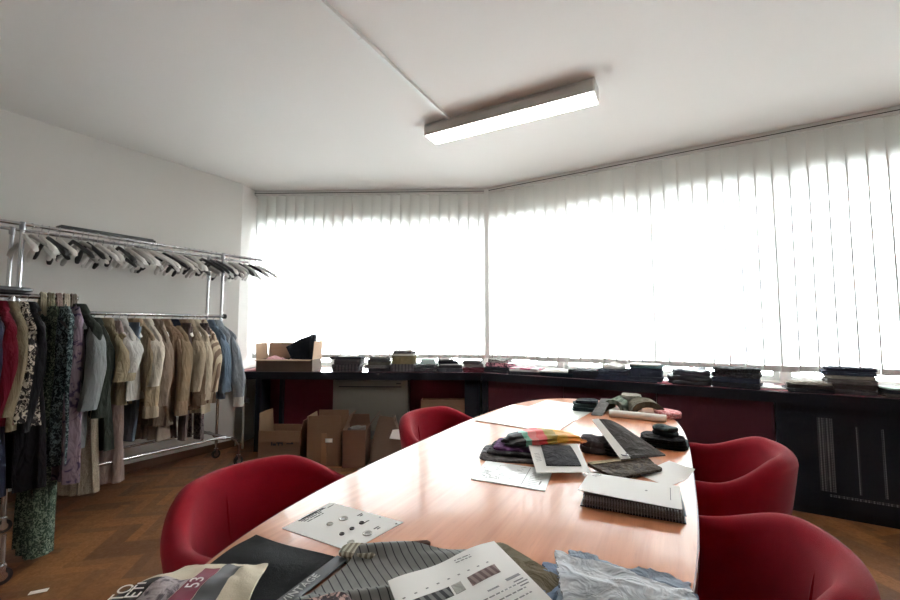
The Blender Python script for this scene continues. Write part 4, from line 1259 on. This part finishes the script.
MB().lathe([(.0205, 0), (.0205, .30), (.016, .30), (.016, 0), (.0205, 0)], 22).build('roll', PAPER, t)
r_ = t.children[0]; r_.rotation_euler = (0, PI / 2, 0); r_.location = (-.15, 0, 0)

# ------------------------------------------------------------------ cardboard boxes
def open_box(name, label, cat, loc, rz, w, d, h, m, flaps, inner=None, group=None, fm=None):
    t = thing(name, label, cat, loc, rz, group); th = .005
    mb = MB(); mb.box((0, 0, th / 2), (w, d, th))
    for s in (-1, 1):
        mb.box((s * (w / 2 - th / 2), 0, h / 2), (th, d, h)); mb.box((0, s * (d / 2 - th / 2), h / 2), (w, th, h))
    mb.build('body', m, t, smooth=False)
    for side, (ang, ln) in flaps.items():
        # ang 0 = standing straight up, positive = falling outwards
        a = R(ang); dz, do = math.cos(a) * ln, math.sin(a) * ln
        mb = MB()
        if side in 'lr':
            s = -1 if side == 'l' else 1; x = s * (w / 2 - th / 2)
            p = [(x, -d / 2 + .004), (x, d / 2 - .004)]
            q = [(x, p[0][1], h), (x, p[1][1], h), (x + s * do, p[1][1] - .01, h + dz), (x + s * do, p[0][1] + .01, h + dz)]
            n = Vector((dz, 0, -s * do)).normalized() * th if ln else Vector()
        else:
            s = -1 if side == 'f' else 1; y = s * (d / 2 - th / 2)
            q = [(-w / 2 + .004, y, h), (w / 2 - .004, y, h), (w / 2 - .012, y + s * do, h + dz), (-w / 2 + .012, y + s * do, h + dz)]
            n = Vector((0, dz, -s * do)).normalized() * th
        q = [Vector(v) for v in q]
        mb.add([v - n / 2 for v in q] + [v + n / 2 for v in q], [(3, 2, 1, 0), (4, 5, 6, 7), (0, 1, 5, 4), (1, 2, 6, 5), (2, 3, 7, 6), (3, 0, 4, 7)])
        mb.build('flap', fm or m, t, smooth=False)
    return t
BXG = 'cardboard boxes on the floor under the window counter'
b = open_box('cardboard_box', 'wide open cardboard box on the floor, leftmost under the back counter', 'box', (-1.595, 4.12, 0), R(-3), .40, .29, .31, CARD, {'l': (2, .16), 'f': (172, .10), 'r': (15, .10)}, group=BXG)
mb = MB()
for x, w, z, h in ((-.07, .012, .20, .05), (-.045, .03, .185, .02), (0, .05, .20, .012), (.03, .012, .195, .035), (-.005, .012, .19, .03), (.10, .06, .195, .008), (.125, .02, .20, .018)):
    mb.box((x, -.1465, z), (w, .002, h))
mb.build('marking', INK, b, smooth=False)
b = open_box('cardboard_box', 'cardboard box with all four flaps standing up and a white label', 'box', (-1.165, 4.08, 0), R(-1), .32, .30, .31, CARD, {'f': (3, .15), 'b': (-2, .15), 'l': (4, .14), 'r': (24, .16)}, group=BXG)
MB().box((.045, -.151, .235), (.065, .002, .035)).build('label_sticker', PAPER, b, smooth=False)
MB().box((0, -.151, .15), (.05, .0015, .30)).build('packing_tape', solid('brown_tape', rgb(128, 92, 62), .3), b, smooth=False)
b = open_box('cardboard_box', 'narrow cardboard box between the flapped box and paper bag', 'box', (-.885, 4.03, 0), R(1), .21, .27, .335, m_cardboard('red_brown_cardboard', rgb(110, 82, 66)), {'r': (38, .16), 'b': (-10, .10)}, group=BXG)
place(pad(.16, .15, .06, 2, .02, seed=31, e=3), 'fabric_swatch', F('box_grey', rgb(120, 112, 106)), 'grey-brown cloth bundle inside the narrow cardboard box', 'fabric', (-.885, 4.03, .27), 0)
open_box('cardboard_box', 'flat-fronted cardboard box under the counter behind the far left tub chair', 'box', (.0, 4.42, 0), R(-2), .60, .14, .53, CARD, {'f': (176, .05)}, group=BXG)
# paper bag
t = thing('paper_bag', 'slumped brown paper bag with a white sheet sticking out, beside the boxes', 'bag', (-.575, 3.98, 0), R(4))
rings = []
rr = random.Random(5)
for i in range(14):
    f = i / 13; z = .43 * f; w, d = .36 - .20 * f ** 1.3, .20 - .15 * f ** 1.1; ring = []
    for k, (px, py) in enumerate(oval(.5, .5, 6, 40)):
        s = 1 + .05 * noise.noise(Vector((px * 5, py * 5, f * 4)))
        ring.append((px * w * s - .02 * f, py * d * s + .03 * f, z + (.02 * math.sin(k * .5) if i == 13 else 0)))
    rings.append(ring)
MB().loft(rings).build('body', KRAFT, t, angle=25)
cs = [(-.555, 3.885, .265), (-.425, 3.868, .255), (-.435, 3.90, .345), (-.53, 3.91, .335)]
flat('loose_paper', PAPER, 'white folded paper leaning on the brown paper bag', 'paper', cs, 0, None, .002)

# ------------------------------------------------------------------ things on the window counter
t = thing('black_fitting', 'small black two-lobed fitting at the left end of the counter by the wall', 'fitting', (-2.275, 4.47, .8203))
MB().lathe([(.03, 0), (.03, .008), (.007, .012), (.007, .16)], 18).build('stand', BLACKP, t)
for z in (.05, .115): MB().lathe([(.012, 0), (.03, .008), (.034, .022), (.03, .036), (.012, .044)], 20, (0, 0, z)).build('lobe', BLACKP, t)
place(pad(.13, .26, .012, 1, .02, seed=77, e=5), 'pink_paper', F('pink_tissue', rgb(230, 178, 184), .06), 'pink tissue paper lying on the counter left of the open box', 'paper', (-2.13, 4.53, .8203), 0)
CZ = .8203
xb_ = (F1 - F0).normalized(); yb_ = nb; RZB = math.atan2(xb_.y, xb_.x)
xr_ = RB.normalized(); yr_ = nr; RZR = math.atan2(xr_.y, xr_.x)
def KB(x, off): 
    s = (x - F0.x) / xb_.x; return F0 + xb_ * s + yb_ * off
def KR(s, off): return F1 + xr_ * s + yr_ * off
def pile(p, rz, group, pieces, where, z=CZ, cat='fabric', name='fabric_swatch', seed=0):
    rr = random.Random(seed); zz = z; n = len(pieces); tk = 1.12 if seed > 6 else 1.0
    names = {1: ['alone'], 2: ['bottom', 'top'], 3: ['bottom', 'middle', 'top'], 4: ['bottom', 'second up', 'third up', 'top'], 5: ['bottom', 'second up', 'middle', 'second down', 'top'], 6: ['bottom', 'second up', 'third up', 'third down', 'second down', 'top']}[n]
    for i, (desc, m, w, d, t, kw) in enumerate(pieces):
        lay = kw.pop('layers', 2); nm = kw.pop('name', name); ct = kw.pop('cat', cat); dr = kw.pop('rz', None); dx = kw.pop('dx', 0)
        wv = kw.pop('wave', .006)
        lb = ('%s, %s in pile %s' % (desc, names[i], where)) if n > 1 else '%s %s' % (desc, where)
        t *= tk; o = pad(w, d, t, lay, wv, seed=seed * 7 + i + 1, **kw)
        c, s = math.cos(rz), math.sin(rz)
        jx = rr.uniform(-.012, .012) + dx
        place(o, nm, m, lb, ct, (p[0] + c * jx, p[1] + s * jx, zz), rz + (R(dr) if dr is not None else R(rr.uniform(-11, 11))), group)
        zz += t + wv * .9
CH = F('counter_charcoal', rgb(88, 86, 88)); GRA = F('counter_grey', rgb(130, 128, 126)); DGR = F('counter_dark', rgb(66, 66, 70)); OLV = F('counter_olive', rgb(108, 100, 74))  # greys, black and navy lightened so the colours carry the hazy flare
MAR = F('counter_maroon', rgb(86, 44, 52)); BLK = F('counter_black', rgb(44, 46, 52)); TEA = F('counter_teal', rgb(84, 118, 122)); WPG = solid('counter_paper', rgb(214, 212, 208), .7, var=.05); NVY = F('counter_navy', rgb(54, 60, 76)); LIN = F('counter_linen', rgb(168, 160, 150)); PNK = F('counter_pink', rgb(206, 120, 134))
SP = striped('striped_spines', rgb(86, 82, 84), rgb(48, 46, 52), .035, duty=.35)
G1 = 'sample piles on the back counter'; G2 = 'sample piles on the right counter'
# open box with pink tissue and black bag
p = KB(-1.735, .17)
b = open_box('cardboard_box', 'open cardboard box with pink paper standing on the window counter', 'box', (p.x, p.y, CZ), RZB, .60, .27, .125, CARD3, {'b': (-3, .17), 'l': (6, .17), 'r': (4, .19), 'f': (95, .06)}, fm=CARD2)
q = KB(-1.82, .16)
place(pad(.40, .20, .085, 1, .045, .035, seed=41, e=4), 'pink_paper', F('pink_tissue', rgb(230, 178, 184), .06), 'pink crumpled tissue paper inside the box on the counter', 'paper', (q.x, q.y, CZ + .007), RZB)
q = KB(-1.60, .165)
t = thing('black_bag', 'stiff black bag sticking up out of the box on the counter', 'bag', (q.x, q.y, CZ + .11), RZB)
poly = [(-.10, .02), (-.165, .145), (-.02, .225), (.145, .285), (.15, .245), (.14, .0)]
rings = [[(x * .985, y, .02 + (z - .02) * .985) for x, z in poly] for y in (-.035,)] + [[(x, y, z) for x, z in poly] for y in (-.028, .028)] + [[(x * .985, .035, .02 + (z - .02) * .985) for x, z in poly]]
MB().loft(rings).build('body', F('black_nylon', rgb(36, 40, 46), ro=.7), t, smooth=False)
MB().tube([(-.09, -.03, .05), (-.15, -.04, -.01), (-.19, -.05, .02)], .006, 6).build('strap', BLK, t)
pile(KB(-1.09, .17), RZB, G1, [('dark violet-grey sample book with striped spine', SP, .29, .22, .072, dict(layers=3, rz=0, name='sample_book', cat='sample book', e=10)), ('dark grey sample book', CH, .29, .22, .045, dict(layers=2, rz=0, name='sample_book', cat='sample book', e=10)), ('black cloth drooping over its side', BLK, .34, .20, .020, dict(layers=1, rz=0, dx=-.02)), ('thin white leaflet', WPG, .20, .16, .004, dict(layers=1, rz=12, name='leaflet', cat='paper'))], 'right of the open counter box', seed=1)
pile(KB(-.765, .17), RZB, G1, [('dark grey cloth', DGR, .25, .2, .030, {}), ('grey cloth', GRA, .24, .2, .028, {}), ('olive-grey cloth', F('oliv_grey', rgb(92, 90, 82)), .24, .19, .028, {}), ('charcoal cloth', CH, .22, .19, .026, {}), ('mid-grey cloth', GRA, .20, .17, .018, {})], 'left of the tallest back-counter pile', seed=2)
pile(KB(-.495, .17), RZB, G1, [('thick grey-violet book', SP, .26, .21, .075, dict(layers=2, name='sample_book', cat='sample book', e=12, rz=0)), ('olive box-shaped book', OLV, .245, .2, .080, dict(layers=1, name='sample_book', cat='sample book', e=14, rz=0)), ('white paper pad', WPG, .25, .19, .014, dict(layers=2, name='paper_pad', cat='paper', e=12)), ('charcoal cloth', CH, .21, .16, .020, dict(layers=2)), ('white leaflet', WPG, .20, .15, .010, dict(layers=1, name='leaflet', cat='paper'))], 'that is tallest on back counter', seed=3)
pile(KB(-.245, .16), RZB, G1, [('dark slate cloth', DGR, .24, .2, .038, {}), ('slate cloth', F('slate_cloth', rgb(74, 78, 82)), .21, .18, .026, {})], 'right of the tallest back-counter pile', seed=4)
p = KB(-.235, .16)
place(pad(.15, .12, .052, 1, .002, seed=43, e=12), 'plastic_box', solid('pale_teal_plastic', rgb(190, 208, 208), .3), 'pale teal plastic box on the slate cloths of the back counter', 'box', (p.x, p.y, CZ + .080), RZB)
pile(KB(-.01, .17), RZB, G1, [('grey-blue cloth', F('grey_blue_cloth', rgb(84, 88, 96)), .28, .2, .034, {}), ('dark cloth', DGR, .25, .19, .026, dict(rz=4)), ('white leaflet', WPG, .22, .17, .006, dict(layers=1, name='leaflet', cat='paper')), ('black cloth', BLK, .20, .17, .026, dict(rz=10, dx=-.03)), ('light grey cloth', F('light_grey', rgb(150, 148, 146)), .17, .15, .012, dict(rz=12, dx=-.03))], 'second left of the corner bend', seed=5)
pile(KB(.235, .15), RZB, G1, [('maroon sample book', MAR, .23, .2, .045, dict(layers=2, name='sample_book', cat='sample book', e=12, rz=0)), ('grey cloth', GRA, .21, .18, .026, {}), ('charcoal cloth', CH, .19, .16, .024, {}), ('pale leaflet', WPG, .2, .13, .004, dict(layers=1, name='leaflet', cat='paper', rz=-14))], 'just left of the corner bend', seed=6)
p = KR(.02, .22)
place(MB().lathe([(.003, 0), (.003, .18), (.001, .19)], 8), 'thin_stick', BLACKP, 'thin dark stick standing upright at the corner bend of the counter', 'stick', (p.x, p.y, CZ))
pile(KR(.13, .18), RZR, G2, [('black cloth', BLK, .32, .2, .042, dict(wave=.014)), ('rose and black printed cloth', printed('rose_dark', rgb(60, 46, 54), rgb(178, 120, 132), 28), .28, .18, .026, dict(wave=.014)), ('grey speckled cloth', printed('grey_speckle', rgb(86, 84, 84), rgb(168, 166, 162), 60), .24, .17, .026, dict(wave=.014, e=4))], 'first after the corner bend', seed=7)
pile(KR(.44, .17), RZR, G2, [('black magazine', BLK, .34, .24, .024, dict(layers=3, name='magazine', cat='magazine', e=14)), ('white magazine', WPG, .32, .23, .012, dict(layers=2, name='magazine', cat='magazine', e=14)), ('magenta-printed magazine', printed('magenta_cover', rgb(206, 204, 204), rgb(196, 70, 120), 9, thr=.55), .30, .22, .010, dict(layers=1, name='magazine', cat='magazine', e=14))], 'second after the corner bend', seed=8)
pile(KR(.76, .17), RZR, G2, [('dark teal cloth', F('very_dark_teal', rgb(26, 40, 46)), .34, .24, .030, dict(bulge=.02)), ('white leaflet', WPG, .30, .22, .008, dict(layers=1, name='leaflet', cat='paper', bulge=.02))], 'third after the corner bend', seed=9)
pile(KR(1.0, .17), RZR, G2, [('black box-shaped book', BLK, .28, .22, .062, dict(layers=1, name='sample_book', cat='sample book', e=16, rz=0))], 'with plain black sides, fourth after the corner bend', seed=10)
pile(KR(1.25, .17), RZR, G2, [('navy cloth', NVY, .32, .22, .036, dict(wave=.012)), ('dark slate cloth', F('dark_slate', rgb(58, 64, 76)), .27, .2, .030, dict(rz=-5, wave=.012)), ('white crumpled paper', WPG, .2, .16, .022, dict(layers=1, wave=.024, e=3, name='loose_paper', cat='paper'))], 'fifth after the corner bend', seed=11)
pile(KR(1.51, .16), RZR, G2, [('dark slate sample book', F('book_slate', rgb(54, 60, 74)), .26, .2, .040, dict(layers=3, name='sample_book', cat='sample book', e=14, rz=0)), ('black sample book', NVY, .25, .2, .055, dict(layers=1, name='sample_book', cat='sample book', e=14, rz=2)), ('teal sample book', TEA, .24, .19, .014, dict(layers=1, name='sample_book', cat='sample book', e=14)), ('white paper pad', WPG, .25, .2, .010, dict(layers=2, name='paper_pad', cat='paper', e=14))], 'sixth after the corner bend', seed=12)
pile(KR(1.66, .16), RZR, G2, [('pink paper sheet', F('pink_sheet', rgb(216, 138, 150), .05), .12, .2, .004, dict(layers=1, name='loose_paper', cat='paper', e=12, rz=3))], 'lying right of the pile with the teal layer', seed=13)
pile(KR(1.84, .17), RZR, G2, [('black glossy bag', solid('black_foil', rgb(28, 30, 36), .35), .32, .22, .050, dict(bulge=.03, wave=.016, e=4, name='folded_bag', cat='bag')), ('dark grey glossy bag', solid('grey_foil', rgb(58, 62, 70), .35), .27, .2, .034, dict(wave=.018, e=3, name='folded_bag', cat='bag'))], 'seventh after the corner bend', seed=14)
pile(KR(2.14, .17), RZR, G2, [('black cloth', BLK, .31, .22, .030, dict(wave=.008)), ('dark blue cloth', NVY, .30, .21, .028, dict(wave=.008)), ('black patterned cloth', printed('black_check', rgb(30, 30, 34), rgb(66, 66, 70), 40), .31, .21, .026, dict(wave=.01)), ('charcoal quilted cloth', printed('charcoal_quilt', rgb(66, 66, 68), rgb(40, 40, 44), 60), .31, .21, .024, dict(wave=.01))], 'eighth after the corner bend', seed=15)
pile(KR(2.37, .17), RZR, G2, [('pale pink paper', F('pale_pink_sheet', rgb(222, 158, 166), .05), .18, .22, .005, dict(layers=1, name='loose_paper', cat='paper', e=14)), ('white paper', WPG, .17, .19, .004, dict(layers=1, name='loose_paper', cat='paper', e=14))], 'left of the flat dark pile', seed=16)
pile(KR(2.565, .15), RZR, G2, [('black cloth', BLK, .27, .2, .022, {}), ('dark brown cloth', F('dark_brown_cloth', rgb(56, 48, 46)), .26, .2, .018, {}), ('linen cloth', LIN, .22, .18, .012, dict(rz=9))], 'left of tallest right-counter pile', seed=17)
pile(KR(2.80, .20), RZR, G2, [('charcoal cloth', CH, .27, .21, .026, {}), ('dark brown cloth', F('dk_brown', rgb(62, 54, 52)), .28, .21, .026, {}), ('grey cloth', F('mid_grey', rgb(118, 112, 112)), .27, .20, .026, {}), ('linen cloth', LIN, .26, .2, .016, {}), ('navy cloth', NVY, .28, .2, .022, {}), ('dark blue cloth', F('ink_blue', rgb(30, 32, 46)), .26, .19, .018, {})], 'that is tallest on right counter', seed=18)
pile(KR(3.06, .17), RZR, G2, [('grey-brown cloth', F('grbr', rgb(92, 84, 82)), .26, .2, .018, {}), ('black cloth', BLK, .24, .2, .016, {}), ('pale green paper', solid('pale_green_paper', rgb(196, 216, 206), .7), .22, .18, .008, dict(layers=1, name='loose_paper', cat='paper', e=14))], 'at the right edge of the photo', seed=19)
#TAIL
cam = bpy.data.cameras.new('camera'); co = bpy.data.objects.new('camera', cam); C.objects.link(co)
cam.sensor_width = 36; cam.lens = 415 / 900 * 36; cam.clip_start = .05
co.location = (0, 0, 1.27); co.rotation_euler = (PI / 2 + math.atan(28.6 / 415), 0, 0)
sc = bpy.context.scene; sc.camera = co
w = bpy.data.worlds.new('overcast_sky'); sc.world = w; w.use_nodes = True
bg = w.node_tree.nodes['Background']; bg.inputs['Color'].default_value = (.93, .97, 1, 1); bg.inputs['Strength'].default_value = 50
sc.view_settings.view_transform = 'Standard'; sc.view_settings.look = 'None'; sc.view_settings.exposure = 0; sc.view_settings.gamma = 1
